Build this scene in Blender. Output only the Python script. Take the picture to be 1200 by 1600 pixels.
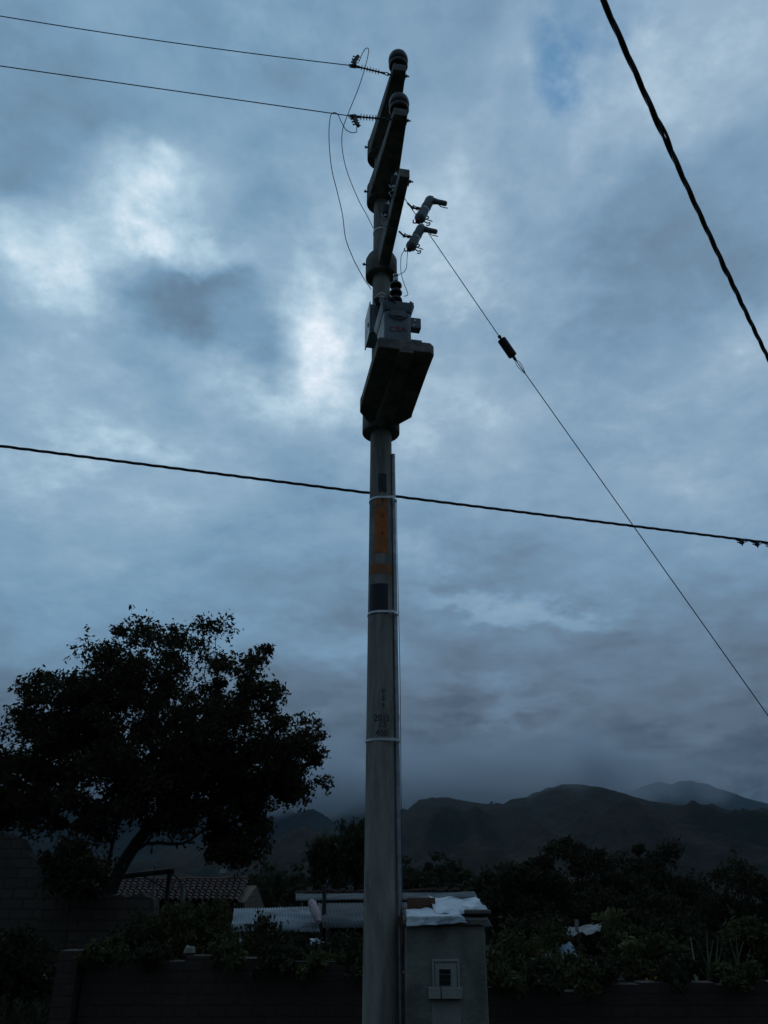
import bpy, math, random
import numpy as np
from mathutils import Vector, Matrix, noise as mnoise
R = math.radians
for o in list(bpy.data.objects): bpy.data.objects.remove(o)
scene = bpy.context.scene
COL = scene.collection
random.seed(7); rng = np.random.default_rng(7)

# ------------------------------------------------------------------ camera
EYE = 1.6; PITCH = R(26.0); F = 1232.0
cam_d = bpy.data.cameras.new('camera'); cam = bpy.data.objects.new('camera', cam_d); COL.objects.link(cam)
cam.location = (0, 0, EYE); cam.rotation_euler = (math.pi/2 + PITCH, 0, 0)
cam_d.sensor_fit = 'VERTICAL'; cam_d.sensor_height = 24.0; cam_d.sensor_width = 18.0
cam_d.lens = 24.0 * F / 1600.0
cam_d.clip_start = 0.05; cam_d.clip_end = 40000
scene.camera = cam
cp, sp_ = math.cos(PITCH), math.sin(PITCH)
def ray(u, v):
    a = (u-600)/F; b = (800-v)/F
    return Vector((a, cp - sp_*b, sp_ + cp*b))
def P(u, v, Y=None, z=None):
    """world point seen at photo position (u, v) at ground distance Y or height z above the ground"""
    d = ray(u, v)
    t = Y/d.y if Y is not None else (z-EYE)/d.z
    return Vector((0, 0, EYE)) + d*t

# ------------------------------------------------------------------ node helpers
class NT:
    def __init__(s, nt): s.nt = nt; s.n = nt.nodes; s.l = nt.links
    def new(s, t, **kw):
        nd = s.n.new(t)
        for k, v in kw.items(): setattr(nd, k, v)
        return nd
    def put(s, sock, v):
        if isinstance(v, bpy.types.NodeSocket): s.l.new(v, sock)
        elif v is not None: sock.default_value = v
    def math(s, op, a, b=None, c=None, clamp=False):
        nd = s.new('ShaderNodeMath', operation=op); nd.use_clamp = clamp
        s.put(nd.inputs[0], a)
        if b is not None: s.put(nd.inputs[1], b)
        if c is not None: s.put(nd.inputs[2], c)
        return nd.outputs[0]
    def vm(s, op, a, b=None, sc=None):
        nd = s.new('ShaderNodeVectorMath', operation=op)
        s.put(nd.inputs[0], a)
        if b is not None: s.put(nd.inputs[1], b)
        if sc is not None: s.put(nd.inputs['Scale'], sc)
        return nd.outputs['Value'] if op in ('LENGTH', 'DOT_PRODUCT', 'DISTANCE') else nd.outputs[0]
    def noise(s, vec, scale, detail=4, rough=0.55, dist=0.0, dim='3D', w=None):
        nd = s.new('ShaderNodeTexNoise', noise_dimensions=dim)
        s.put(nd.inputs['Vector'], vec); nd.inputs['Scale'].default_value = scale
        nd.inputs['Detail'].default_value = detail; nd.inputs['Roughness'].default_value = rough
        nd.inputs['Distortion'].default_value = dist
        return nd
    def rng(s, v, a, b, c=0.0, d=1.0, smooth=False):
        nd = s.new('ShaderNodeMapRange')
        if smooth: nd.interpolation_type = 'SMOOTHSTEP'
        s.put(nd.inputs[0], v)
        for i, q in enumerate((a, b, c, d)): nd.inputs[i+1].default_value = q
        return nd.outputs[0]
    def mix(s, f, a, b, mode='MIX'):
        nd = s.new('ShaderNodeMix', data_type='RGBA', blend_type=mode)
        s.put(nd.inputs[0], f)
        s.put(nd.inputs[6], a if not isinstance(a, tuple) else (*a[:3], 1))
        s.put(nd.inputs[7], b if not isinstance(b, tuple) else (*b[:3], 1))
        return nd.outputs[2]
    def ramp(s, f, stops):
        nd = s.new('ShaderNodeValToRGB'); s.put(nd.inputs[0], f); e = nd.color_ramp.elements
        while len(e) < len(stops): e.new(0.5)
        for el, (p, c) in zip(e, stops):
            el.position = p; el.color = (*c, 1) if len(c) == 3 else c
        return nd.outputs[0]

# ------------------------------------------------------------------ world: dusk sky, Nishita behind a cloud deck
SUN_EL, SUN_AZ = R(30), R(-12)          # behind the clouds, ahead and slightly left of the camera
w = bpy.data.worlds.new("World"); scene.world = w; w.use_nodes = True
T = NT(w.node_tree); T.n.clear()
out = T.new('ShaderNodeOutputWorld'); bg = T.new('ShaderNodeBackground'); T.l.new(bg.outputs[0], out.inputs[0])
bg.inputs[1].default_value = 0.10
sky = T.new('ShaderNodeTexSky'); sky.sky_type = 'NISHITA'; sky.sun_disc = False
sky.sun_elevation = SUN_EL; sky.sun_rotation = SUN_AZ; sky.altitude = 2800; sky.air_density = 1.0; sky.dust_density = 0.6
gen = T.new('ShaderNodeTexCoord').outputs['Generated']
sep = T.new('ShaderNodeSeparateXYZ'); T.l.new(gen, sep.inputs[0])
dx, dy, dz = sep.outputs
az = T.math('ARCTAN2', dx, dy)
el = T.math('ARCSINE', dz)
# cloud-plane coordinates
zz = T.math('ADD', T.math('MAXIMUM', dz, 0.0), 0.22)
cx = T.math('DIVIDE', dx, zz); cy = T.math('DIVIDE', dy, zz)
cc = T.new('ShaderNodeCombineXYZ'); T.l.new(cx, cc.inputs[0]); T.l.new(cy, cc.inputs[1]); cpl = cc.outputs[0]
ae = T.new('ShaderNodeCombineXYZ'); T.l.new(az, ae.inputs[0]); T.l.new(el, ae.inputs[1]); aev = ae.outputs[0]
wn = T.noise(cpl, 1.7, 5, 0.55)
wv = T.vm('SUBTRACT', wn.outputs['Color'], (0.5, 0.5, 0.5))
warp = T.vm('ADD', aev, T.vm('SCALE', wv, sc=0.30))
wn2 = T.noise(cpl, 7.0, 5, 0.6)
warp = T.vm('ADD', warp, T.vm('SCALE', T.vm('SUBTRACT', wn2.outputs['Color'], (0.5, 0.5, 0.5)), sc=0.10))
def blob(u, v, ru, rv, rot=0, hard=0.0):
    d = ray(u, v); n = d.length
    a0 = math.atan2(d.x, d.y); e0 = math.asin(d.z/n)
    k = 1.0/(F*math.sqrt(n*n))
    q = T.vm('SUBTRACT', warp, (a0, e0, 0))
    q = T.vm('MULTIPLY', q, (math.cos(e0), 1, 0))
    if rot:
        vr = T.new('ShaderNodeVectorRotate', rotation_type='Z_AXIS'); T.put(vr.inputs['Vector'], q); vr.inputs['Angle'].default_value = R(rot); q = vr.outputs[0]
    q = T.vm('MULTIPLY', q, (1/(ru*k), 1/(rv*k), 0))
    return T.rng(T.vm('LENGTH', q), 1.0, hard, 0, 1, True)
# tone at each height above the horizon
tone = T.ramp(T.math('DIVIDE', el, math.pi/2, clamp=True), [(0.0, (.12,)*3), (.075, (.165,)*3), (.13, (.24,)*3), (.19, (.345,)*3), (.29, (.475,)*3), (.42, (.52,)*3), (.60, (.47,)*3), (1.0, (.44,)*3)])
sepc = T.new('ShaderNodeSeparateColor'); T.put(sepc.inputs[0], tone); tone = sepc.outputs[0]
BL = [  # u, v, ru, rv, rot, amount, hardness
 (520, 515, 120, 140, 0, .42, 0), (60, 430, 180, 110, 0, .34, 0), (215, 350, 190, 120, -35, .34, 0), (300, 395, 150, 45, 0, .20, .2), (240, 300, 60, 50, 0, .14, 0),
 (310, 485, 235, 115, 0, -.15, .3), (200, 600, 160, 60, 0, -.07, 0), (470, 470, 70, 60, 0, .14, 0), (560, 640, 110, 60, 0, .06, 0), (560, 430, 80, 60, 0, .10, 0), (420, 610, 220, 80, 10, .18, 0), (190, 700, 150, 60, 0, .14, 0), (70, 620, 200, 160, 0, .10, 0),
 (720, 370, 130, 170, -20, .22, 0), (700, 640, 200, 120, 0, .16, 0), (1010, 420, 260, 200, 0, -.10, .1), (1110, 130, 200, 160, 30, .20, 0),
 (850, 130, 160, 130, 0, .10, 0), (930, 210, 90, 70, 0, .12, 0), (80, 170, 240, 140, 0, -.08, 0), (420, 120, 230, 120, 0, -.04, 0),
 (760, 830, 260, 90, 5, -.05, .1), (520, 830, 170, 110, 0, -.05, 0), (1120, 740, 150, 60, -8, .08, 0), (800, 925, 230, 35, 14, .13, .1),
 (710, 1110, 170, 110, 0, -.02, 0), (980, 990, 260, 70, 0, -.03, 0), (130, 850, 260, 170, 0, .10, 0), (300, 800, 160, 90, 0, .06, 0), (150, 1000, 300, 90, 0, .06, 0), (760, 1120, 100, 40, 0, .06, 0),
 (560, 1000, 130, 70, 0, .09, 0), (1150, 560, 120, 80, 0, .04, 0), (480, 690, 130, 60, 20, .08, 0), (960, 1160, 200, 40, 0, .05, 0), (30, 300, 70, 60, 0, -.05, 0), (390, 960, 220, 80, 0, .05, 0)]
t = tone
for (u, v, ru, rv, rot, am, hd) in BL:
    t = T.math('MULTIPLY_ADD', blob(u, v, ru, rv, rot, hd), am, t)
n1 = T.noise(cpl, 2.3, 8, 0.58, 0.15).outputs[0]
n2 = T.noise(cpl, 6.5, 8, 0.62, 0.1).outputs[0]
st = T.new('ShaderNodeMapping'); T.put(st.inputs[0], aev); st.inputs['Scale'].default_value = (3.2, 8.5, 1); st.inputs['Rotation'].default_value = (0, 0, R(-8))
n3 = T.noise(st.outputs[0], 1.6, 7, 0.58, 0.2).outputs[0]
hi = T.rng(el, 0.15, 0.7, 0.35, 1.0)
t = T.math('MULTIPLY_ADD', T.math('MULTIPLY', T.math('SUBTRACT', n1, 0.5), hi), 0.34, t)
t = T.math('MULTIPLY_ADD', T.math('MULTIPLY', T.math('SUBTRACT', n2, 0.5), hi), 0.20, t)
t = T.math('MULTIPLY_ADD', T.math('SUBTRACT', n3, 0.5), 0.12, t)
n5 = T.noise(T.vm('ADD', cpl, (3.7, 1.9, 0)), 2.6, 9, 0.62, 0.15).outputs[0]
edge = T.math('SUBTRACT', T.rng(n5, .44, .57, 0, 1, True), .5)
t = T.math('MULTIPLY_ADD', T.math('MULTIPLY', edge, hi), .075, t)
n6 = T.noise(st.outputs[0], 2.7, 9, 0.60, 0.1).outputs[0]
edge2 = T.math('SUBTRACT', T.rng(n6, .45, .58, 0, 1, True), .5)
t = T.math('MULTIPLY_ADD', T.math('MULTIPLY', edge2, T.rng(el, .12, .6, 1, 0)), .030, t)
n4 = T.noise(cpl, 19, 6, 0.62, 0.1).outputs[0]
t = T.math('MULTIPLY_ADD', T.math('MULTIPLY', T.math('SUBTRACT', n4, 0.5), T.math('MULTIPLY', t, hi)), 0.26, t)
wisp = T.math('MAXIMUM', T.math('SUBTRACT', t, .50), 0.0)
t = T.math('MULTIPLY_ADD', T.math('ADD', T.math('SUBTRACT', n2, .5), T.math('MULTIPLY', T.math('SUBTRACT', n4, .5), .6)), T.math('MULTIPLY', wisp, 1.9), t)
# unseen sky behind the viewer dimmed on purpose to keep the foreground dark
back = T.rng(dy, -0.1, 0.35, 0.0, 1.0, True)
t = T.math('MULTIPLY', t, T.math('MULTIPLY_ADD', back, 0.45, 0.55))
ccol = T.ramp(t, [(0, (.014, .024, .038)), (.12, (.028, .046, .070)), (.25, (.098, .152, .212)), (.42, (.165, .292, .425)), (.58, (.272, .410, .535)), (.75, (.42, .575, .69)), (1.0, (.72, .81, .89))])
# greyer, more violet cloud to the right and low, greener blue to the left
tint = T.rng(az, -0.35, 0.25, 0, 1, True)
ccol = T.mix(T.math('MULTIPLY', tint, 0.75), ccol, T.mix(1.0, ccol, (1.07, 0.985, .975), 'MULTIPLY'))
cloud = T.mix(1.0, ccol, (10, 10, 10), 'MULTIPLY')
gap = T.math('MAXIMUM', T.math('MAXIMUM', blob(940, 40, 110, 85, 20, .3), blob(885, 115, 70, 110, 0, .3)), T.math('MULTIPLY', blob(905, 150, 150, 120, 0), .35))
gap = T.math('MULTIPLY', gap, T.rng(n2, 0.40, 0.64, 1, 0.35))
nis = T.mix(1.0, sky.outputs[0], (.20, 1.08, 1.32), 'MULTIPLY')
final = T.mix(T.math('MULTIPLY', gap, .85), cloud, nis)
T.l.new(final, bg.inputs[0])

sun_d = bpy.data.lights.new('sun', 'SUN'); sun_d.energy = 0.06; sun_d.angle = R(40); sun_d.color = (1, .95, .9)
sun = bpy.data.objects.new('sun', sun_d); COL.objects.link(sun)
sdir = Vector((math.sin(SUN_AZ)*math.cos(SUN_EL), math.cos(SUN_AZ)*math.cos(SUN_EL), math.sin(SUN_EL)))
sun.rotation_euler = sdir.to_track_quat('Z', 'Y').to_euler()
vs = scene.view_settings; vs.view_transform = 'Standard'; vs.look = 'None'; vs.gamma = 1; vs.exposure = 0.18; vs.use_curve_mapping = False
scene.render.engine = 'CYCLES'
scene.cycles.max_bounces = 5; scene.cycles.diffuse_bounces = 2; scene.cycles.transparent_max_bounces = 6
scene.cycles.volume_bounces = 3

# ------------------------------------------------------------------ materials
def M(name, c1, c2=None, scale=6, rough=.8, metal=0, bump=0.0, bscale=None, c3=None, s3=1.2, th=(.35, .65), stretch=None, coat=0, bdist=.02, spec=.5):
    m = bpy.data.materials.new(name); m.use_nodes = True; T = NT(m.node_tree)
    b = T.n['Principled BSDF']; b.inputs['Roughness'].default_value = rough; b.inputs['Metallic'].default_value = metal
    b.inputs['Specular IOR Level'].default_value = spec
    if coat: b.inputs['Coat Weight'].default_value = coat
    tc = T.new('ShaderNodeTexCoord').outputs['Object']
    if stretch:
        mp = T.new('ShaderNodeMapping'); T.put(mp.inputs[0], tc); mp.inputs['Scale'].default_value = stretch; tc = mp.outputs[0]
    c2 = c2 or tuple(x*.7 for x in c1)
    n = T.noise(tc, scale, 6, .6)
    col = T.mix(T.rng(n.outputs[0], th[0], th[1]), c1, c2)
    if c3:
        n3_ = T.noise(tc, s3, 5, .6, .4)
        col = T.mix(T.rng(n3_.outputs[0], .5, .68), col, c3)
    T.put(b.inputs['Base Color'], col)
    r = T.rng(n.outputs[0], .3, .7, max(0, rough-.08), min(1, rough+.08)); T.put(b.inputs['Roughness'], r)
    if bump:
        bn = T.noise(tc, bscale or scale*4, 5, .65)
        bp = T.new('ShaderNodeBump'); bp.inputs['Strength'].default_value = bump; bp.inputs['Distance'].default_value = bdist
        T.put(bp.inputs['Height'], bn.outputs[0]); T.l.new(bp.outputs[0], b.inputs['Normal'])
    return m
concrete = M('pole_concrete', (.37, .352, .305), (.265, .252, .22), 7, .92, 0, .7, 40, (.18, .172, .15), 3.2, stretch=(2.2, 2.2, .35))
armcon = M('arm_concrete', (.26, .245, .215), (.15, .145, .13), 6, .92, 0, .6, 30, (.07, .068, .062), 3.2)
plaster = M('cement_plaster', (.225, .232, .19), (.15, .157, .132), 5, .92, 0, .6, 26, (.105, .105, .09), 2.6)
patch = M('new_plaster', (.29, .29, .25), (.22, .225, .20), 7, .92, 0, .4, 30)
galv = M('galvanised', (.42, .44, .46), (.28, .30, .32), 14, .42, .85, .1, 60)
strapm = M('steel_strap', (.72, .73, .74), (.55, .56, .58), 10, .35, .5)
steel = M('dark_steel', (.10, .10, .105), (.05, .048, .046), 14, .6, .5)
alu = M('old_aluminium', (.16, .17, .18), (.10, .105, .11), 30, .55, .5)
rubber = M('black_cable', (.018, .018, .020), (.03, .03, .032), 20, .55)
ceram = M('brown_glaze', (.030, .018, .016), (.022, .014, .013), 5, .45)
poly = M('grey_polymer', (.20, .225, .24), (.15, .17, .18), 10, .5)
polyd = M('dark_polymer', (.035, .037, .042), (.025, .026, .03), 10, .5)
paintgrey = M('transformer_paint', (.15, .185, .205), (.115, .145, .16), 5, .5, .1, .08, 30, (.08, .095, .10), 3)
boxpaint = M('cabinet_paint', (.27, .32, .34), (.20, .24, .26), 4, .45, .1, .05, 30)
orange = M('orange_paint', (.62, .18, .04), (.44, .125, .035), 16, .85, 0, .2, 60, (.22, .15, .10), 6)
orange2 = M('faded_orange_paint', (.42, .155, .05), (.30, .13, .055), 18, .85, 0, .2, 60, (.20, .15, .12), 7)
blackp = M('black_paint', (.012, .014, .020), (.022, .024, .03), 14, .6)
darkp = M('dark_grey_paint', (.045, .048, .055), (.07, .072, .075), 14, .8)
letter = M('stencil_ink', (.06, .06, .058), (.12, .117, .105), 50, .9, th=(.42, .62))
redp = M('red_paint', (.30, .035, .05), (.20, .04, .05), 30, .7)
sheetm = M('woven_sack', (.74, .79, .84), (.55, .61, .66), 3.5, .7, 0, .35, 40, (.22, .26, .33), 5.5)
cap_m = M('rough_mortar', (.17, .15, .13), (.10, .09, .08), 9, .95, 0, .8, 30)
brickred = M('clay_brick', (.16, .075, .045), (.11, .055, .035), 12, .92, 0, .5, 40)
meterm = M('meter_box_paint', (.33, .345, .305), (.26, .275, .245), 6, .5, .1)
slotm = M('dark_glass', (.01, .012, .012), (.015, .015, .015), 6, .25)
tin = M('weathered_zinc', (.30, .35, .385), (.16, .19, .215), 1.6, .85, 0, .1, 20, (.09, .085, .08), 1.1, spec=.15)
tin2 = M('dull_zinc', (.105, .125, .135), (.07, .085, .09), 1.6, .85, 0, .1, 20, (.06, .055, .05), 1.0, spec=.15)
tin2b = M('scrap_zinc', (.15, .175, .19), (.08, .095, .10), 2.5, .6, .2, .1, 20, (.07, .065, .06), 2.0)
tile = M('clay_tile', (.095, .050, .038), (.050, .032, .027), 5, .9, 0, .4, 20, (.030, .028, .026), 3)
wood = M('grey_wood', (.075, .065, .055), (.04, .035, .03), 6, .9, 0, .5, 20, stretch=(1, 1, .2))
paleW = M('peeled_wood', (.26, .25, .235), (.17, .165, .155), 8, .85, 0, .4, 20, stretch=(1, 1, .2))
plastic_w = M('white_plastic', (.45, .50, .54), (.30, .34, .38), 3, .5)
plastic_b = M('blue_plastic', (.20, .30, .36), (.12, .18, .22), 2.5, .5)
pink = M('faded_pink_cloth', (.42, .33, .34), (.30, .22, .23), 5, .9)
bark = M('bark', (.026, .022, .018), (.013, .011, .010), 7, .95, 0, .8, 25, stretch=(1, 1, .35))
yellow = M('yellow_petals', (.50, .28, .03), (.40, .20, .02), 8, .8)
housewall = M('far_wall', (.40, .38, .34), (.28, .26, .24), 1, .9)

def masonry(name, c1, c2, mortar, bw, bh, ms, grime):
    m = bpy.data.materials.new(name); m.use_nodes = True; T = NT(m.node_tree)
    b = T.n['Principled BSDF']; b.inputs['Roughness'].default_value = .95
    tc = T.new('ShaderNodeTexCoord').outputs['Object']
    s = T.new('ShaderNodeSeparateXYZ'); T.put(s.inputs[0], tc)
    c = T.new('ShaderNodeCombineXYZ'); T.put(c.inputs[0], T.math('ADD', s.outputs[0], s.outputs[1])); T.put(c.inputs[1], s.outputs[2])
    wb = T.noise(tc, 3.0, 3)
    v = T.vm('ADD', c.outputs[0], T.vm('SCALE', T.vm('SUBTRACT', wb.outputs['Color'], (.5, .5, .5)), sc=.03))
    br = T.new('ShaderNodeTexBrick'); T.put(br.inputs['Vector'], v)
    br.inputs['Scale'].default_value = 1; br.inputs['Brick Width'].default_value = bw; br.inputs['Row Height'].default_value = bh
    br.inputs['Mortar Size'].default_value = ms; br.inputs['Mortar Smooth'].default_value = .3
    br.inputs['Color1'].default_value = (*c1, 1); br.inputs['Color2'].default_value = (*c2, 1); br.inputs['Mortar'].default_value = (*mortar, 1)
    n = T.noise(tc, 1.1, 6, .65, .5)
    col = T.mix(T.rng(n.outputs[0], .42, .68), br.outputs['Color'], grime)
    n4 = T.noise(tc, 14, 4)
    col = T.mix(T.rng(n4.outputs[0], .35, .7, 0, .5), col, tuple(x*.6 for x in c1))
    T.put(b.inputs['Base Color'], col)
    bp = T.new('ShaderNodeBump'); bp.inputs['Strength'].default_value = .7; bp.inputs['Distance'].default_value = .02
    T.put(bp.inputs['Height'], T.math('ADD', T.math('MULTIPLY', br.outputs['Fac'], -1.0), T.math('MULTIPLY', n4.outputs[0], .6)))
    T.l.new(bp.outputs[0], b.inputs['Normal'])
    return m
brickwall = masonry('brick_masonry', (.074, .046, .035), (.060, .039, .031), (.050, .038, .031), .26, .10, .014, (.035, .030, .026))
adobe = masonry('adobe_masonry', (.095, .072, .055), (.078, .060, .047), (.052, .043, .035), .42, .17, .02, (.045, .038, .032))
ochre = masonry('ochre_adobe', (.13, .092, .052), (.11, .08, .046), (.08, .06, .04), .42, .17, .015, (.07, .052, .034))

def leafmat(name, c1, c2, c3):
    m = bpy.data.materials.new(name); m.use_nodes = True; T = NT(m.node_tree)
    b = T.n['Principled BSDF']; b.inputs['Roughness'].default_value = .85; b.inputs['Specular IOR Level'].default_value = .12
    g = T.new('ShaderNodeNewGeometry')
    tc = T.new('ShaderNodeTexCoord').outputs['Object']
    n = T.noise(tc, 1.3, 3)
    col = T.mix(g.outputs['Random Per Island'], c1, c2)
    col = T.mix(T.rng(n.outputs[0], .4, .65), col, c3)
    T.put(b.inputs['Base Color'], col)
    tr = T.new('ShaderNodeBsdfTranslucent'); T.put(tr.inputs[0], col)
    mx = T.new('ShaderNodeMixShader'); mx.inputs[0].default_value = .22
    T.l.new(b.outputs[0], mx.inputs[1]); T.l.new(tr.outputs[0], mx.inputs[2]); T.l.new(mx.outputs[0], T.n['Material Output'].inputs[0])
    return m
leaf_big = leafmat('walnut_leaves', (.040, .044, .020), (.060, .058, .026), (.046, .036, .018))
leaf_dark = leafmat('dark_leaves', (.028, .034, .018), (.045, .046, .022), (.036, .030, .018))
leaf_will = leafmat('willow_leaves', (.040, .052, .028), (.062, .068, .034), (.044, .046, .022))
leaf_bush = leafmat('bush_leaves', (.050, .062, .026), (.085, .082, .034), (.055, .046, .022))
leaf_pale = leafmat('pale_leaves', (.13, .14, .06), (.20, .19, .08), (.09, .09, .04))
leaf_far = leafmat('far_leaves', (.035, .045, .022), (.05, .055, .026), (.038, .036, .02))

# ------------------------------------------------------------------ mesh helpers
class G:
    def __init__(s): s.v = []; s.f = []
    def add(s, vs, fs):
        o = len(s.v); s.v += [tuple(p) for p in vs]; s.f += [tuple(i+o for i in f) for f in fs]; return s
    def box(s, c, d, rz=0, M_=None):
        x, y, z = (q/2 for q in d)
        vs = [Vector((a*x, b*y, e*z)) for e in (-1, 1) for a, b in ((-1, -1), (1, -1), (1, 1), (-1, 1))]
        m = Matrix.Rotation(rz, 3, 'Z') if M_ is None else M_
        vs = [m @ p + Vector(c) for p in vs]
        return s.add(vs, [(3, 2, 1, 0), (4, 5, 6, 7), (0, 1, 5, 4), (1, 2, 6, 5), (2, 3, 7, 6), (3, 0, 4, 7)])
    def prism(s, poly, z0, z1, zf=None):
        n = len(poly)
        vs = [(x, y, z0) for x, y in poly] + [(x, y, z1) for x, y in poly]
        return s.add(vs, [tuple(range(n-1, -1, -1)), tuple(range(n, 2*n))] + [(i, (i+1) % n, n+(i+1) % n, n+i) for i in range(n)])
    def tube(s, pts, r, n=8, cap=True):
        pts = [Vector(p) for p in pts]; m = len(pts)
        rs = r if isinstance(r, (list, tuple)) else [r]*m
        d0 = (pts[1]-pts[0]).normalized(); up = Vector((0, 0, 1)) if abs(d0.z) < .9 else Vector((1, 0, 0))
        a = d0.cross(up).normalized(); vs = []
        for i, p in enumerate(pts):
            d = (pts[min(i+1, m-1)]-pts[max(i-1, 0)]).normalized()
            a = (a - d*a.dot(d)); a = a.normalized() if a.length > 1e-6 else d.orthogonal().normalized(); b = d.cross(a)
            for k in range(n):
                an = 2*math.pi*k/n; vs.append(p + (a*math.cos(an)+b*math.sin(an))*rs[i])
        fs = [(i*n+k, i*n+(k+1) % n, (i+1)*n+(k+1) % n, (i+1)*n+k) for i in range(m-1) for k in range(n)]
        if cap: fs += [tuple(range(n-1, -1, -1)), tuple((m-1)*n+k for k in range(n))]
        return s.add(vs, fs)
    def lathe(s, prof, n=20, o=(0, 0, 0), axis=(0, 0, 1)):
        ax = Vector(axis).normalized(); q = Vector((0, 0, 1)).rotation_difference(ax); o = Vector(o); vs = []
        for r, z in prof:
            for k in range(n):
                an = 2*math.pi*k/n; vs.append(o + q @ Vector((r*math.cos(an), r*math.sin(an), z)))
        m = len(prof)
        fs = [(i*n+k, i*n+(k+1) % n, (i+1)*n+(k+1) % n, (i+1)*n+k) for i in range(m-1) for k in range(n)]
        fs += [tuple(range(n-1, -1, -1)), tuple((m-1)*n+k for k in range(n))]
        return s.add(vs, fs)
    def build(s, name, mat, parent=None, angle=40, bevel=0, loc=None):
        me = bpy.data.meshes.new(name); vs = s.v
        if parent is None:
            xs = [p[0] for p in vs]; ys = [p[1] for p in vs]; z0 = min(p[2] for p in vs)
            loc = Vector(((min(xs)+max(xs))/2, (min(ys)+max(ys))/2, z0)) if loc is None else Vector(loc)
            vs = [(p[0]-loc.x, p[1]-loc.y, p[2]-loc.z) for p in vs]
        me.from_pydata(vs, [], s.f); me.validate(); me.update()
        me.shade_smooth(); me.set_sharp_from_angle(angle=R(angle))
        o = bpy.data.objects.new(name, me); COL.objects.link(o)
        me.materials.append(mat)
        if parent is None: o.location = loc
        else:
            o.parent = parent
        if bevel:
            b = o.modifiers.new('bevel', 'BEVEL'); b.width = bevel; b.segments = 2; b.limit_method = 'ANGLE'; b.angle_limit = R(35)
        return o
def tag(o, label=None, cat=None, group=None, kind=None):
    if label: o['label'] = label
    if cat: o['category'] = cat
    if group: o['group'] = group
    if kind: o['kind'] = kind
    return o
def empty(name, loc, rz, label, cat, group=None):
    o = bpy.data.objects.new(name, None); COL.objects.link(o); o.location = loc; o.rotation_euler = (0, 0, rz); o.empty_display_size = .2
    return tag(o, label, cat, group)
def inv(root):      # world -> local for a root with z rotation only
    m = Matrix.Translation(root.location) @ Matrix.Rotation(root.rotation_euler.z, 4, 'Z'); m = m.inverted()
    return lambda p: m @ Vector(p)
def spline(pts, n=8):
    pts = [Vector(p) for p in pts]; o = []
    q = [pts[0]*2-pts[1]] + pts + [pts[-1]*2-pts[-2]]
    for i in range(1, len(q)-2):
        for k in range(n):
            t = k/n; a, b, c, d = q[i-1:i+3]
            o.append(.5*((2*b)+(c-a)*t+(2*a-5*b+4*c-d)*t*t+(3*b-a-3*c+d)*t**3))
    return o + [pts[-1]]
def shed_profile(r0, r1, L, n, z0=0):
    pr = [(r0, z0)]; st = L/n
    for i in range(n):
        z = z0+i*st
        pr += [(r0, z+st*.30), (r1, z+st*.42), (r1, z+st*.52), (r0, z+st*.85)]
    return pr + [(r0, z0+L)]

# ------------------------------------------------------------------ terrain
def sst(x, a, b):
    t = max(0, min(1, (x-a)/(b-a))); return t*t*(3-2*t)
def gz(x, y):
    z = -1.3*sst(y, 10.2, 17)
    z += 2.15*sst(-x, 3.4, 4.6)*sst(y, 10.5, 17)*(1-sst(y, 22, 34))
    z += .10*mnoise.noise(Vector((x*.35, y*.35, 0)))*(1 if y > 10.3 else .25) + 1.2*mnoise.noise(Vector((x*.01, y*.01, 3)))*sst(y, 60, 200)
    return z
xs = sorted(set([round(s*(i**2.6)*.011, 3) for i in range(0, 130) for s in (-1, 1)]))
ys = [round(-30+i*1.5, 3) for i in range(25)] + [round(7+.35*i, 3) for i in range(60)]
yy = 28.
while yy < 9500: ys.append(yy); yy *= 1.07
ys = sorted(set(ys))
g = G(); vs = [(x, y, gz(x, y)) for y in ys for x in xs]; nx = len(xs)
g.add(vs, [(j*nx+i, j*nx+i+1, (j+1)*nx+i+1, (j+1)*nx+i) for j in range(len(ys)-1) for i in range(nx-1)])
groundm = M('ground_grass_and_dirt', (.038, .046, .022), (.055, .048, .034), 1.4, .95, 0, .6, 12, (.030, .042, .018), .35, spec=.05)
tag(g.build('ground', groundm, angle=180, loc=(0, 0, 0)), kind='structure')

def ratio(v): d = ray(600, v); return d.z/d.y
def hill(name, pts, Y1, Y0, mat, amp, zfoot=-2, seed=0, nrow=60, fine=1.0, pw=1.25, ncol=320):
    # pts: skyline given as (u, v); stands at Y1, comes down to the valley at Y0
    px = [P(u, v, Y=Y1) for u, v in pts]
    X = [p.x for p in px]; Z = [p.z for p in px]
    n = ncol; x0, x1 = X[0], X[-1]; g = G(); vs = []
    for j in range(nrow+8):
        for i in range(n):
            x = x0+(x1-x0)*i/(n-1); zr = np.interp(x, X, Z)
            if j <= nrow: f = j/nrow; y = Y0+(Y1-Y0)*f; s = f**pw
            else: f = 1; y = Y1+(j-nrow)*Y1*.03; s = 1-(j-nrow)*.09
            k = 1.0/amp[1]
            nn = mnoise.fractal(Vector((x*k, y*k*.45, seed)), 1.0, 2.0, 6)
            rd = 1-abs(mnoise.noise(Vector((x*k*1.9+.3*math.sin(y*k), y*k*.35, seed+9))))*2
            am = amp[0]*(1 if j <= nrow else 1)*(min(1, 4*f)*(1-.93*f**3))
            z = zfoot + (zr-zfoot)*s + am*(nn*.9 + rd*.7 - .6) + fine*mnoise.noise(Vector((x*k*9, y*k*9, seed)))*f
            vs.append((x, y, z))
    g.add(vs, [(j*n+i, j*n+i+1, (j+1)*n+i+1, (j+1)*n+i) for j in range(nrow+7) for i in range(n-1)])
    return tag(g.build(name, mat, angle=180), kind='structure')
hillm = M('hill_scrub', (.026, .023, .016), (.044, .034, .024), .03, .95, 0, .9, .06, (.018, .024, .014), .010, stretch=(1, .6, 1), bdist=8, spec=.03)
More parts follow.
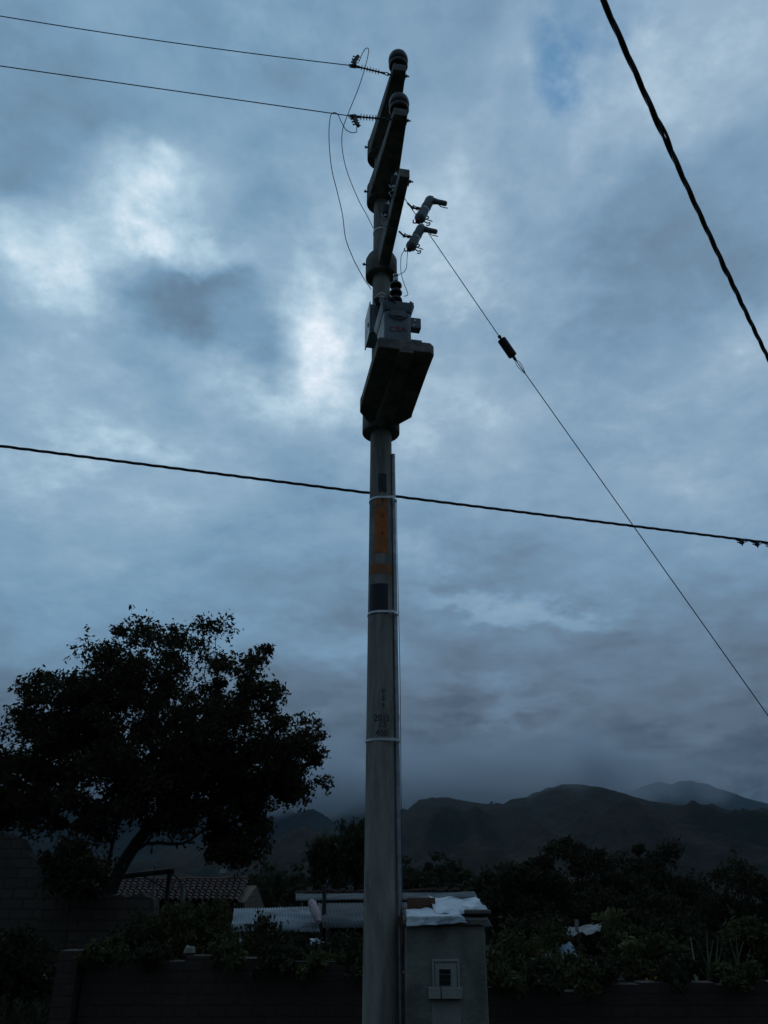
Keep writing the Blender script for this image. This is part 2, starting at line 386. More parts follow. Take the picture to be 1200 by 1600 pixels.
hillm2 = M('hill_forest', (.012, .019, .018), (.022, .028, .023), .02, .95, 0, .9, .03, (.011, .015, .012), .006, bdist=12, spec=.03)
hill('hill_right', [(300, 1330), (480, 1310), (560, 1296), (610, 1284), (632, 1268), (655, 1249), (680, 1247), (700, 1246), (735, 1252), (760, 1255), (775, 1261), (790, 1254), (800, 1247), (812, 1249), (825, 1243), (850, 1233), (880, 1227), (910, 1226), (935, 1230), (955, 1235), (1000, 1247), (1030, 1252), (1060, 1258), (1090, 1263), (1105, 1261), (1120, 1266), (1150, 1275), (1200, 1288), (1300, 1306), (1500, 1330), (1800, 1345)], 1900, 500, hillm, (52, 150), seed=2, fine=3.2, nrow=90, ncol=560)
hill('hill_far_right', [(700, 1330), (850, 1290), (930, 1250), (980, 1237), (1010, 1227), (1030, 1221), (1048, 1226), (1062, 1221), (1080, 1219), (1105, 1225), (1130, 1236), (1165, 1247), (1200, 1256), (1300, 1275), (1500, 1300)], 5200, 2600, hillm2, (120, 600), seed=5, fine=6)
hill('hill_far_middle', [(560, 1310), (680, 1265), (740, 1228), (775, 1212), (800, 1206), (835, 1214), (860, 1211), (890, 1222), (930, 1245), (1000, 1280), (1100, 1300)], 4300, 2300, hillm2, (100, 500), seed=7, fine=5)
hill('hill_left', [(-1100, 1255), (-600, 1245), (-300, 1250), (-100, 1243), (40, 1240), (200, 1228), (330, 1224), (450, 1220), (560, 1216), (640, 1228), (700, 1250), (760, 1300), (900, 1330)], 3600, 900, hillm2, (110, 420), seed=12, fine=5)

# ------------------------------------------------------------------ trees
def leaves_mesh(name, centers, sizes, mat, parent, elong=2.0, droop=0.0):
    n = len(centers); c = np.asarray(centers); s = np.asarray(sizes)[:, None]
    d = rng.normal(size=(n, 3)); d[:, 2] -= droop; d /= np.linalg.norm(d, axis=1)[:, None]
    e = rng.normal(size=(n, 3)); e -= d*(e*d).sum(1)[:, None]; e /= np.linalg.norm(e, axis=1)[:, None]
    nn = np.cross(d, e)
    v = np.empty((n, 5, 3)); L = s*elong/2
    v[:, 0] = c-d*L; v[:, 1] = c-d*L*.1+e*s*.42+nn*s*.12; v[:, 2] = c+d*L; v[:, 3] = c-d*L*.1-e*s*.42+nn*s*.12; v[:, 4] = c
    me = bpy.data.meshes.new(name)
    me.vertices.add(n*4); vv = v[:, :4].reshape(-1, 3)
    me.vertices.foreach_set('co', vv.ravel())
    me.loops.add(n*6); me.polygons.add(n*2)
    b = (np.arange(n)*4)[:, None]
    idx = np.concatenate([b, b+1, b+2, b, b+2, b+3], axis=1).ravel()
    me.loops.foreach_set('vertex_index', idx); me.polygons.foreach_set('loop_start', np.arange(n*2)*3)
    me.update(calc_edges=True); me.materials.append(mat)
    o = bpy.data.objects.new(name, me); COL.objects.link(o); o.parent = parent
    return o
def tree(name, label, cat, base, fork, ells, nclump, nleaf, lsize, cr, trunk_r, mat, group=None, droop=0, extra_stems=(), seed=1, shell=.55, branch=True, minz=None, strand=0):
    """ells: list of (center, (rx,ry,rz), weight) in world coordinates"""
    rs = np.random.default_rng(seed)
    root = empty(name, base, 0, label, cat, group); L = inv(root)
    W = np.array([e[2] for e in ells], float); W /= W.sum()
    cl = []
    while len(cl) < nclump:
        k = rs.choice(len(ells), p=W); c, r, _ = ells[k]
        d = rs.normal(size=3); d /= np.linalg.norm(d)
        rad = shell+(1-shell)*rs.random()**.6 if rs.random() < .75 else rs.random()**.5*.8
        lump = 1+.11*mnoise.noise(Vector(d*2.3)+Vector((seed, k*3, 0)))+.06*mnoise.noise(Vector(d*6)+Vector((seed, k*3, 0)))
        p = np.array(c)+d*np.array(r)*rad*lump
        if minz is not None and p[2] < minz: continue
        cl.append(p)
    cl = np.array(cl)
    # branches: join each clump to the nearest part of the skeleton
    nodes = [Vector(base)]; par = [-1]; plen = [0.]
    trunk = spline([Vector(base)] + [Vector(f) for f in fork], 4)[1:]
    for q in trunk: nodes.append(q); par.append(len(nodes)-2); plen.append(plen[-1]+(nodes[-1]-nodes[-2]).length)
    anchors = set(range(max(1, len(nodes)-6), len(nodes)))
    for stem in extra_stems:
        pr = 0; last = 0
        for q in spline([Vector(base)] + [Vector(s) for s in stem], 4)[1:]:
            nodes.append(q); par.append(last); plen.append(plen[last]+(q-nodes[last]).length); last = len(nodes)-1; anchors.add(last)
    nt = len(nodes)
    order = np.argsort([min((Vector(p)-nodes[a]).length for a in anchors) for p in cl])
    endn = []
    for i in order:
        p = Vector(cl[i]); best = None
        for j in range(1, len(nodes)):
            if j < nt and j not in anchors: continue
            c_ = (p-nodes[j]).length*1.0+.22*plen[j]
            if best is None or c_ < best[0]: best = (c_, j)
        j = best[1]; d = (p-nodes[j])
        jit = Vector(rs.normal(size=3))*d.length*.10
        prev = j
        for f in ((.35, .7, 1.0) if d.length > .8*cr else (.5, 1.0)):
            q = nodes[j]+d*f+jit*math.sin(math.pi*f)+Vector((0, 0, d.length*.08*math.sin(math.pi*f)))
            nodes.append(q); par.append(prev); plen.append(plen[prev]+(q-nodes[prev]).length); prev = len(nodes)-1
        endn.append(prev)
    cnt = [0]*len(nodes)
    for e_ in endn:
        k = e_
        while k != -1: cnt[k] += 1; k = par[k]
    tot = max(1, cnt[0]); g = G(); gt = G()
    rad = [max(.006*lsize/.12, trunk_r*(c_/tot)**.52) for c_ in cnt]
    if branch:
        for k in range(nt, len(nodes)):
            j = par[k]
            if j < 0: continue
            g.tube([L(nodes[j]), L(nodes[k])], [min(rad[j], rad[k]*1.25), rad[k]], 5, False)
    bb = [0]+list(range(1, 1+len(trunk)))
    gt.tube([L(nodes[i]) for i in bb], [trunk_r*(1.25-.45*i/len(bb)) for i in range(len(bb))], 10)
    k0 = 1+len(trunk)
    for stem in extra_stems:
        ln = (len(stem))*4; idx = [0]+list(range(k0, k0+ln)); k0 += ln
        gt.tube([L(nodes[i]) for i in idx], [trunk_r*.38*(1.1-.7*i/len(idx)) for i in range(len(idx))], 8)
    gt.add(g.v, g.f); gt.build('trunk', bark, root)
    pts = []; sz = []
    for i, p in enumerate(cl):
        m = int(nleaf*(.6+.8*rs.random())); r_ = cr*(.55+.8*rs.random())
        q = rs.normal(size=(m, 3)); q /= np.linalg.norm(q, axis=1)[:, None]; q *= (rs.random(m)**.5)[:, None]*r_
        q[:, 2] *= .62
        if strand:
            q[:, 0] *= .5; q[:, 1] *= .5; q[:, 2] -= rs.random(m)*strand
        # sprays: part of the leaves sit along little twigs poking outwards
        tw = rs.normal(size=(5, 3)); tw /= np.linalg.norm(tw, axis=1)[:, None]
        ii = rs.integers(0, 5, m//3); q[:m//3] = tw[ii]*(rs.random(m//3)*r_*1.12)[:, None]+rs.normal(size=(m//3, 3))*lsize*.5
        pts.append(q+np.array(L(p))); sz.append(lsize*(.6+.8*rs.random(m)))
    leaves_mesh('crown', np.concatenate(pts), np.concatenate(sz), mat, root, 2.0, droop)
    return root
def E(u, v, Y, rpx, rpy, w=1, deep=None):
    c = P(u, v, Y=Y); k = (.899*c.y+.438*(c.z-EYE))/F
    return (tuple(c), (rpx*k, (deep if deep else rpx*k), rpy*k), w)

BY = 18.0
tree('broadleaf_tree', 'large dark broad-crowned tree with leaning trunk rising behind the left adobe wall', 'tree',
     tuple(Vector((P(158, 1400, Y=BY).x, BY, gz(-7, BY)-.1))),
     [P(178, 1380, Y=BY), P(215, 1315, Y=BY), P(262, 1262, Y=BY), P(300, 1200, Y=BY), P(305, 1130, Y=BY)],
     [E(272, 1110, BY, 184, 147, 5.6), E(348, 1168, BY, 152, 106, 2.6), E(72, 1165, BY-.3, 72, 74, 1.4), E(140, 1225, BY, 125, 58, 1.4), E(434, 1198, BY, 82, 62, 1.2), E(245, 1215, BY, 195, 70, 1.8), E(372, 1296, BY, 44, 62, 1.1), E(60, 1080, BY, 30, 28, .25), E(330, 1245, BY, 90, 48, .8), E(180, 1080, BY, 64, 68, .8), E(125, 1150, BY, 76, 46, .5), E(215, 1282, BY-.3, 100, 24, .45), E(70, 1270, BY-.2, 60, 34, .4)],
     520, 200, .056, .39, .115, leaf_big, seed=11, extra_stems=[[P(165, 1370, Y=BY), P(180, 1300, Y=BY-.2), P(195, 1235, Y=BY-.3), P(190, 1180, Y=BY-.3)], [P(210, 1330, Y=BY+.1), P(285, 1318, Y=BY+.3), P(320, 1295, Y=BY+.3)]])
tree('small_tree', 'small leafy tree cut off by the left edge beside the large tree', 'tree',
     (P(-40, 1400, Y=19).x, 19, gz(-10, 19)-.1), [P(-35, 1340, Y=19), P(-25, 1280, Y=19)],
     [E(-20, 1245, 19, 62, 62, 2), E(10, 1270, 19, 40, 36, 1), E(-70, 1250, 19, 60, 70, 1)], 60, 170, .075, .42, .10, leaf_big, seed=4)
# willow behind the pole
WY = 42
tree('willow_tree', 'drooping willow tree behind the concrete pole above the shed roofs', 'tree',
     (P(560, 1400, Y=WY).x, WY, gz(-1, WY)-.1), [P(562, 1370, Y=WY), P(556, 1335, Y=WY), P(560, 1310, Y=WY)],
     [E(560, 1308, WY, 40, 28, 2), E(520, 1330, WY, 34, 22, 1.1), E(588, 1325, WY, 22, 28, .7), E(560, 1340, WY, 50, 26, .8), E(498, 1340, WY, 14, 12, .4)], 110, 130, .10, .5, .25, leaf_will, droop=1.6, seed=21, strand=1.3)
TG = 'trees massed behind the weeds on the right'
RT = [(905, 1398, 34, 92, 78, 'tallest dark dense tree in the right-hand mass, left of its middle', 3, leaf_dark),
      (1040, 1402, 36, 98, 76, 'dark rounded tree in the right-hand mass, between the tallest one and the picture edge', 5, leaf_dark),
      (1160, 1432, 33, 88, 74, 'dark tree at the right edge of the picture behind the reed leaves', 6, leaf_dark),
      (832, 1420, 30, 62, 62, 'low dark tree next to the plastered meter pillar at the left end of the mass', 8, leaf_dark),
      (985, 1440, 28, 90, 55, 'low wide dark tree in front of the two tallest ones, behind the weeds', 14, leaf_dark),
      (1265, 1430, 35, 90, 80, 'dark tree mostly cut off by the right picture edge', 15, leaf_dark),
      (765, 1402, 62, 42, 30, 'small hazy green tree just right of the meter pillar sheets', 9, leaf_will),
      (650, 1388, 70, 26, 18, 'hazy tree rising just right of the concrete pole above the roofs', 10, leaf_will)]
for (u, v, Y, rx, ry, lb, sd, lm) in RT:
    b = P(u, 1470, Y=Y)
    tree('bushy_tree', lb, 'tree', (b.x, Y, gz(b.x, Y)-.1), [P(u-4, v+ry*.6, Y=Y), P(u+3, v, Y=Y)],
         [E(u, v, Y, rx, ry, 3), E(u-rx*.5, v+ry*.35, Y, rx*.6, ry*.6, 1), E(u+rx*.5, v+ry*.35, Y, rx*.6, ry*.6, 1), E(u+rx*.15, v+ry*.7, Y, rx*.95, ry*.5, 1.2)],
         130 if Y < 50 else 55, 230, .085 if Y < 50 else .17, .55 if Y < 50 else .75, .2, lm, group=TG if Y < 50 else None, seed=sd, branch=Y < 50)
# copies of one light tree for the valley floor, different size and turn each
vt = None
for i, (u, v, Y, s, lb) in enumerate([(415, 1392, 120, 1.25, 'faint valley tree right of the tiled roof'), (448, 1394, 150, 1.5, 'faint valley tree above the pale corrugated roof, left one'), (476, 1396, 110, 1.0, 'faint valley tree above the pale corrugated roof, right one beside the willow'),
        (700, 1392, 130, 1.5, 'faint valley tree above the upper sheet of the meter pillar'), (728, 1395, 100, 1.1, 'faint valley tree right above the corner of the upper sheet'), (396, 1398, 90, .8, 'faint low tree touching the right gable of the tiled house'), (615, 1394, 140, 1.6, 'faint valley tree half hidden by the concrete pole')]):
    b = P(u, v, Y=Y)
    if vt is None:
        vt = tree('valley_tree', lb, 'tree', (b.x, Y, gz(b.x, Y)-.2), [(b.x, Y, gz(b.x, Y)+2), (b.x+.2, Y, gz(b.x, Y)+3.2)],
                  [((b.x, Y, gz(b.x, Y)+3.6), (2.4, 2.4, 1.9), 2), ((b.x+1.6, Y, gz(b.x, Y)+2.6), (1.8, 1.8, 1.3), 1), ((b.x-1.5, Y, gz(b.x, Y)+2.7), (1.6, 1.6, 1.3), 1)], 40, 60, .28, .8, .2, leaf_far, seed=33, group='faint trees on the valley floor')
        vt.scale = (s,)*3
    else:
        c = vt.copy(); COL.objects.link(c); c.location = (b.x, Y, gz(b.x, Y)-.2); c.scale = (s, s, s*(.85+.3*random.random())); c.rotation_euler = (0, 0, i*1.3); c['label'] = lb
        for ch in list(vt.children):
            d = ch.copy(); COL.objects.link(d); d.parent = c
# tiny trees on the ridge
rt = None
for i, (u, v, s, lb) in enumerate([(768, 1258, .5, 'left one of two tiny trees standing in the notch of the ridge'), (776, 1259, .45, 'right one of two tiny trees standing in the notch of the ridge'), (812, 1248, .22, 'tiny tree on the ridge right of the notch'), (1100, 1262, .2, 'tiny tree on the long right slope of the ridge')]):
    b = P(u, v+3, Y=1890)
    if rt is None:
        rt = tree('ridge_tree', lb, 'tree', tuple(b), [tuple(b+Vector((0, 0, 10))), tuple(b+Vector((0, 0, 18)))], [(tuple(b+Vector((0, 0, 19))), (6, 6, 8), 1), (tuple(b+Vector((2, 0, 12))), (4, 4, 4), .4)], 26, 22, 1.6, 3, .8, leaf_far, seed=40, branch=False, group='tiny trees on the ridge')
        rt.scale = (s,)*3
    else:
        c = rt.copy(); COL.objects.link(c); c.location = b; c.scale = (s,)*3; c.rotation_euler = (0, 0, i*1.9); c['label'] = lb
        for ch in list(rt.children):
            d = ch.copy(); COL.objects.link(d); d.parent = c

# ------------------------------------------------------------------ walls and houses
def wall_run(g, pts, thick, zb):
    """pts: list of (x, y, ztop) along the wall"""
    n = len(pts)
    for i in range(n-1):
        a, b = Vector(pts[i]), Vector(pts[i+1]); d = Vector((b.x-a.x, b.y-a.y, 0)).normalized(); nr = Vector((-d.y, d.x, 0))*thick/2
        vs = []
        for q in (a, b):
            for s in (-1, 1):
                vs += [(q.x+nr.x*s, q.y+nr.y*s, zb), (q.x+nr.x*s, q.y+nr.y*s, q.z)]
        o = [(0, 4, 5, 1), (2, 3, 7, 6), (1, 5, 7, 3)]
        if i == 0: o.append((0, 1, 3, 2))
        if i == n-2: o.append((4, 6, 7, 5))
        g.add(vs, o)
    return g
def ztop(u, v, Y): return P(u, v, Y=Y).z
def wx(u, Y): return P(u, 1480, Y=Y).x
WYb = 9.5
root = empty('brick_wall', (4, WYb, 0), 0, 'low dark brick wall running across the whole foreground below the weeds', 'wall'); L = inv(root)
pts = []; x = wx(142, WYb)
while x < 13:
    u = 600+x/(WYb*.862)*F*.93
    v = np.interp(u, [142, 300, 560, 760, 830, 1000, 1200], [1486, 1494, 1512, 1540, 1538, 1534, 1532])
    z = ztop(600, v, WYb); z = round((z+.02*random.random())/.03)*.03+random.uniform(-.02, .02)
    if random.random() < .3: z -= .04
    wd = random.choice((.26, .26, .26, .52))
    pts += [(x, WYb, z), (x+wd-.004, WYb, z)]; x += wd
g = G(); wall_run(g, [tuple(L(p)) for p in pts], .24, -.2); g.build('masonry', brickwall, root)
xa, xb = wx(103, WYb-.1), wx(134, WYb-.1)
g = G(); g.box(L(((xa+xb)/2, WYb-.1, .45)), (xb-xa, .36, 1.3)); g.build('end_pillar', brickwall, root)
# adobe ruin on the left
AY = 16.5
root = empty('adobe_wall', (-9, AY, .2), 0, 'tall weathered adobe wall with a sloping broken top at the left edge', 'wall'); L = inv(root)
pr = [(-260, 1300), (-120, 1296), (-30, 1300), (0, 1310), (18, 1330), (30, 1338), (52, 1352), (75, 1358), (100, 1362), (128, 1366)]
pts = []
for u in np.arange(-260, 129, 4):
    v = np.interp(u, [p[0] for p in pr], [p[1] for p in pr]); pts.append((wx(u, AY), AY, ztop(600, v, AY)+.05*mnoise.noise(Vector((u*.08, 0, 0)))+random.uniform(-.015, .015)))
g = G(); wall_run(g, [tuple(L(p)) for p in pts], .45, -1.0); g.build('masonry', adobe, root)
AY2 = 15.8
root = empty('adobe_wall', (-6, AY2, .2), 0, 'lower crumbling adobe wall between the tall ruin and the tiled house bushes', 'wall'); L = inv(root)
pr = [(60, 1398), (132, 1398), (150, 1404), (170, 1396), (196, 1402), (214, 1396), (236, 1404), (240, 1432), (262, 1440), (300, 1452), (380, 1470)]
pts = []
for u in np.arange(60, 381, 4):
    v = np.interp(u, [p[0] for p in pr], [p[1] for p in pr]); pts.append((wx(u, AY2), AY2, ztop(600, v, AY2)+.05*mnoise.noise(Vector((u*.1, 4, 0)))+random.uniform(-.015, .015)))
g = G(); wall_run(g, [tuple(L(p)) for p in pts], .4, -1.4); g.build('masonry', adobe, root)

def corr(g, A, B, C, D, waves, amp, rows=6, sag=.0, sharp=False):
    """sheet with A-B along the top and D-C along the bottom"""
    A, B, C, D = map(Vector, (A, B, C, D)); n = waves*6; nm = (B-A).cross(D-A).normalized()
    if nm.z < 0: nm = -nm
    vs = []
    for j in range(rows+1):
        f = j/rows
        for i in range(n+1):
            t_ = i/n; p = (A.lerp(B, t_)).lerp(D.lerp(C, t_), f)
            w_ = math.sin(2*math.pi*t_*waves)
            if sharp: w_ = abs(math.sin(math.pi*t_*waves))*2-1
            p = p+nm*(amp*w_+.03*mnoise.noise(p*.9)) + Vector((0, 0, -.02*(f*rows % 1)))
            vs.append(p)
    m = n+1
    g.add(vs, [(j*m+i, j*m+i+1, (j+1)*m+i+1, (j+1)*m+i) for j in range(rows) for i in range(n)]); return g
def solid(o, t_):
    s = o.modifiers.new('solidify', 'SOLIDIFY'); s.thickness = t_; return o
# tiled house
hy0, hy1 = 24.0, 26.5
rA, rB = P(160, 1378, Y=hy1), P(386, 1377, Y=hy1); eA, eB = P(148, 1409, Y=hy0), P(372, 1409, Y=hy0)
root = empty('tiled_house', ((eA.x+eB.x)/2, 25.5, -1.3), 0, 'small adobe house with an old clay tile roof behind the bushes on the left', 'house'); L = inv(root)
g = G()
# overlapping courses of half-round tiles
for k in range(7):
    f0, f1 = k/7, (k+1.12)/7
    up = Vector((0, 0, .035))
    a, b, c, d = rA.lerp(eA, f0)-up*0, rB.lerp(eB, f0), rB.lerp(eB, f1)+up, rA.lerp(eA, f1)+up
    jit = Vector((random.uniform(-.02, .02), 0, 0))
    corr(g, L(a+jit), L(b+jit), L(c+jit), L(d+jit), 24, .05, 1, sharp=True)
rf = g.build('roof', tile, root, angle=60); solid(rf, .02)
g = G(); rp = [L(rA.lerp(rB, i/16)+Vector((0, 0, .03+random.uniform(-.015, .015)))) for i in range(17)]; g.tube(rp, .10, 8); g.build('ridge_cap', tile, rf)
back_r = [(rA.x, hy1+.0, rA.z-.02), (rB.x, hy1, rB.z-.02), (rB.x, hy1+2.6, rB.z-.8), (rA.x, hy1+2.6, rA.z-.8)]
g = G(); corr(g, L(back_r[0]), L(back_r[1]), L(back_r[2]), L(back_r[3]), 24, .05, 2, sharp=True); g.build('back_roof', tile, root)
g = G(); x0, x1 = eA.x+.15, P(386, 1400, Y=24.4).x-.05
def gable(x):
    return [(x, 24.35, -1.4), (x, 28.9, -1.4), (x, 28.9, rA.z-.85), (x, hy1, rA.z-.10), (x, 24.35, eA.z-.02)]
for xg in (x0, x1):
    q = [L(p) for p in gable(xg)]; q2 = [p-Vector((.35, 0, 0)) if xg > x0 else p+Vector((.35, 0, 0)) for p in q]
    g.add(q+q2, [(0, 1, 2, 3, 4), (9, 8, 7, 6, 5)]+[(i, (i+1) % 5, 5+(i+1) % 5, 5+i) for i in range(5)])
zt = eA.z-.12
dX = (-6.2, -5.3)      # door opening
for (a, b, z0, z1) in ((x0+.36, dX[0], -1.4, zt), (dX[1], x1-.36, -1.4, zt), (dX[0], dX[1], .65, zt)):
    g.box(L(((a+b)/2, 24.5, (z0+z1)/2)), (b-a-.004, .3, z1-z0))
g.box(L(((x0+x1)/2, 28.7, .1)), (x1-x0-.72, .3, 2.6))
g.build('wall', ochre, root)
g = G(); g.box(L(((dX[0]+dX[1])/2, 24.55, -.35)), (.88, .06, 1.98)); g.build('door', wood, root)
g = G()
for i in range(9):
    x = x0+.2+(x1-x0-.4)*i/8; g.tube([L((x, 23.85, eA.z-.09)), L((x, 25.4, eA.z+.2))], .035, 6)
g.build('rafters', wood, root)
# pergola frame in front
FY = 20.0
root = empty('post_frame', (P(264, 1440, Y=FY).x, FY, gz(-5, FY)), 0, 'dark wooden post carrying a crossbar in front of the tiled roof', 'frame'); L = inv(root)
zb = gz(-5, FY)
a = P(264, 1364, Y=FY); g = G(); g.tube([L((a.x, FY, zb)), L((a.x+.02, FY, a.z))], .055, 8); g.build('post', wood, root)
g = G(); g.tube([L(P(150, 1376, Y=FY)), L(P(200, 1368, Y=FY)), L(P(273, 1360, Y=FY))], .06, 8); g.build('crossbar', wood, root)
g = G(); g.tube([L(P(222, 1368, Y=FY)), L(P(258, 1388, Y=FY))], .018, 6); g.tube([L(P(268, 1364, Y=FY)), L(P(286, 1380, Y=FY))], .018, 6); g.build('brace', wood, root)
def post(u, v0, v1, Y, r, mat, label, lean=0):
    a, b = P(u, v0, Y=Y), P(u+lean, v1, Y=Y); g = G(); zb = gz(b.x, Y)
    b = Vector((b.x, Y, max(zb, min(b.z, zb)))); m = a.lerp(b, .5)+Vector((.02, 0, 0))
    g.tube([b, m, a], [r*1.15, r*1.05, r*.9], 10); g.lathe([(r*.9, 0), (r*.8, .02), (r*.1, .035)], 10, a-Vector((0, 0, .002)))
    return tag(g.build('wooden_post', mat), label, 'post')
post(285, 1381, 1440, 19.5, .05, paleW, 'pale peeled wooden post in front of the tiled roof')
post(242, 1352, 1380, 21, .035, paleW, 'short pale pole end sticking up left of the dark crossbar post')
post(507, 1384, 1420, 22.5, .06, wood, 'grey round post standing up above the pale corrugated roof')
# pale corrugated shed
def shed(name, label, top, bot, Yt, Yb, mat, waves, rows, wallm, amp=.015):
    A, B = P(top[0], top[2], Y=Yt), P(top[1], top[3], Y=Yt); D, C = P(bot[0], bot[2], Y=Yb), P(bot[1], bot[3], Y=Yb)
    root = empty(name, ((C.x+D.x)/2, Yb+.5, gz((C.x+D.x)/2, Yb+.5)), 0, label, 'shed'); L = inv(root)
    g = G(); corr(g, L(A), L(B), L(C), L(D), waves, amp, rows); o = g.build('roof', mat, root, angle=60); solid(o, .006)
    g = G(); zb = -1.5
    p = [(D.x+.2, Yb+.35), (C.x-.15, Yb+.35), (B.x-.15, Yt-.15), (A.x+.2, Yt-.15)]
    tops = [D.z, C.z, B.z, A.z]
    vs = [(x, y, zb) for x, y in p]+[(x, y, z-.07+(.0)) for (x, y), z in zip(p, tops)]
    vs = [L(q) for q in vs]; g.add(vs, [(0, 1, 5, 4), (1, 2, 6, 5), (2, 3, 7, 6), (3, 0, 4, 7), (4, 5, 6, 7), (3, 2, 1, 0)])
    g.build('wall', wallm, root)
    g = G()
    for f in (.15, .5, .85): g.tube([L(D.lerp(A, f)-Vector((0, 0, .04))), L(C.lerp(B, f)-Vector((0, 0, .04)))], .025, 6)
    g.build('purlins', wood, o)
    return root
shed('corrugated_shed', 'low shed with a pale corrugated metal roof left of the concrete pole', (366, 492, 1420, 1417), (360, 500, 1457, 1455), 22.5, 20.0, tin, 30, 3, adobe)
s2 = shed('corrugated_shed', 'long shed with a dull grey corrugated roof passing behind the concrete pole', (497, 745, 1411, 1409), (504, 770, 1450, 1447), 24.0, 21.0, tin2, 46, 3, adobe)
s3 = shed('corrugated_shed', 'rear shed whose narrow grey roof strip shows above the long dull roof', (462, 742, 1396, 1394), (462, 748, 1408, 1406), 27.5, 24.6, tin2, 60, 3, adobe, .010)
L = inv(s3); g = G(); a, b = P(462, 1395, Y=27.5), P(720, 1392, Y=27.5)
for i in range(40):
    q = a.lerp(b, i/40); q2 = a.lerp(b, (i+.95)/40); j = Vector((0, 0, random.uniform(-.03, .05))); g.tube([L(q+j), L(q2+j+Vector((0, 0, .02)))], .07, 6)
g.build('ridge_tiles', tile, s3)
# cloth roll over the roof edge
g = G(); cp_ = [P(486, 1411, Y=21.6)+Vector((0, 0, .02)), P(490, 1418, Y=21.1)+Vector((0, 0, .02)), P(494, 1430, Y=20.6)+Vector((0, 0, .02)), P(498, 1441, Y=20.2)]
g.tube(spline(cp_, 5), [.05, .09, .1, .11, .10, .085, .10, .12, .10, .09, .11, .10, .09, .08, .07, .05], 10); tag(g.build('cloth_roll', pink), 'pale pink cloth roll lying over the edge between the corrugated roofs', 'cloth')

def sheet_obj(name, label, cat, P4, mat, n=14, amp=.05, seed=0, th=.004, group=None, parent=None, edge=0.0):
    A, B, C, D = map(Vector, P4); vs = []
    for j in range(n+1):
        for i in range(n+1):
            a, b = i/n, j/n; p = A.lerp(B, a).lerp(D.lerp(C, a), b)
            q = Vector((a*3, b*3, seed)); d = amp*(mnoise.noise(q)+.5*mnoise.noise(q*2.7))
            p = p+Vector((edge*mnoise.noise(Vector((b*4, seed, 1)))*(2*a-1), 0, d+edge*.4*mnoise.noise(Vector((a*4, seed, 5)))*(2*b-1)))
            vs.append(p)
    g = G(); m = n+1; g.add(vs, [(j*m+i, j*m+i+1, (j+1)*m+i+1, (j+1)*m+i) for j in range(n) for i in range(n)])
    o = g.build(name, mat, angle=180); solid(o, th); return tag(o, label, cat, group)
# loose sheets among the weeds on the right
sheet_obj('metal_sheet', 'pale corrugated scrap sheet lying tilted on the weeds below the dark trees', 'sheet', [P(872, 1452, Y=17), P(940, 1444, Y=17), P(938, 1456, Y=16), P(872, 1470, Y=16)], tin2b, 12, .08, 3)
g = G(); a = P(901, 1448, Y=16.3); g.tube([a-Vector((0, 0, 1.2)), a, a+Vector((.01, 0, .12))], .035, 8); tag(g.build('stake', paleW), 'short pale stake at the scrap sheet on the right', 'stake')
sheet_obj('plastic_tarp', 'bluish plastic tarp crumpled in the weeds right of the meter pillar', 'tarp', [P(824, 1492, Y=14.4), P(880, 1480, Y=14.6), P(912, 1500, Y=13.6), P(832, 1508, Y=13.6)], plastic_b, 16, .16, 8, edge=.1)

def crumple(name, label, cat, c, r, mat, seed, sq=.6):
    g = G(); vs = []; n, m = 10, 7
    for j in range(m+1):
        th = math.pi*j/m
        for i in range(n):
            ph = 2*math.pi*i/n; d = Vector((math.sin(th)*math.cos(ph), math.sin(th)*math.sin(ph), math.cos(th)*sq))
            k = 1+.45*mnoise.noise(d*2.2+Vector((seed, 0, 0)))+.25*mnoise.noise(d*5+Vector((seed, 3, 0)))
            vs.append(Vector(c)+d*r*k)
    g.add(vs, [(j*n+i, j*n+(i+1) % n, (j+1)*n+(i+1) % n, (j+1)*n+i) for j in range(m) for i in range(n)])
    return tag(g.build(name, mat, angle=25), label, cat)
crumple('plastic_bag', 'pale plastic bag lying on the dark grass bank at lower left', 'bag', P(66, 1536, Y=13.4)+Vector((0, 0, .05)), .15, plastic_w, 1, .5)
crumple('round_stone', 'pale round stone on top of the brick wall under the bushes', 'stone', P(296, 1486, Y=9.5)+Vector((0, 0, .0)), .062, plaster, 2, .8)
crumple('plastic_scrap', 'white plastic scrap just left of the concrete pole above the brick wall', 'scrap', P(562, 1491, Y=12.5), .075, plastic_w, 3, .4)
crumple('plastic_scrap', 'small white plastic scrap in weeds below the dull grey roof', 'scrap', P(548, 1482, Y=13), .07, plastic_w, 4, .5)
crumple('plastic_scrap', 'white scrap in the weeds under the left end of the pale roof', 'scrap', P(368, 1478, Y=14), .14, plastic_w, 5, .7)
crumple('plastic_scrap', 'whitish scrap in the weeds under the right end of the pale roof', 'scrap', P(492, 1474, Y=15), .15, plastic_w, 6, .5)
crumple('plastic_scrap', 'whitish scrap in the weeds below the middle of the pale roof', 'scrap', P(432, 1466, Y=15), .12, plastic_w, 7, .5)
crumple('pale_stone', 'pale stone on the wall top at the far right near the picture edge', 'stone', P(1178, 1529, Y=9.5), .055, plaster, 8, .8)

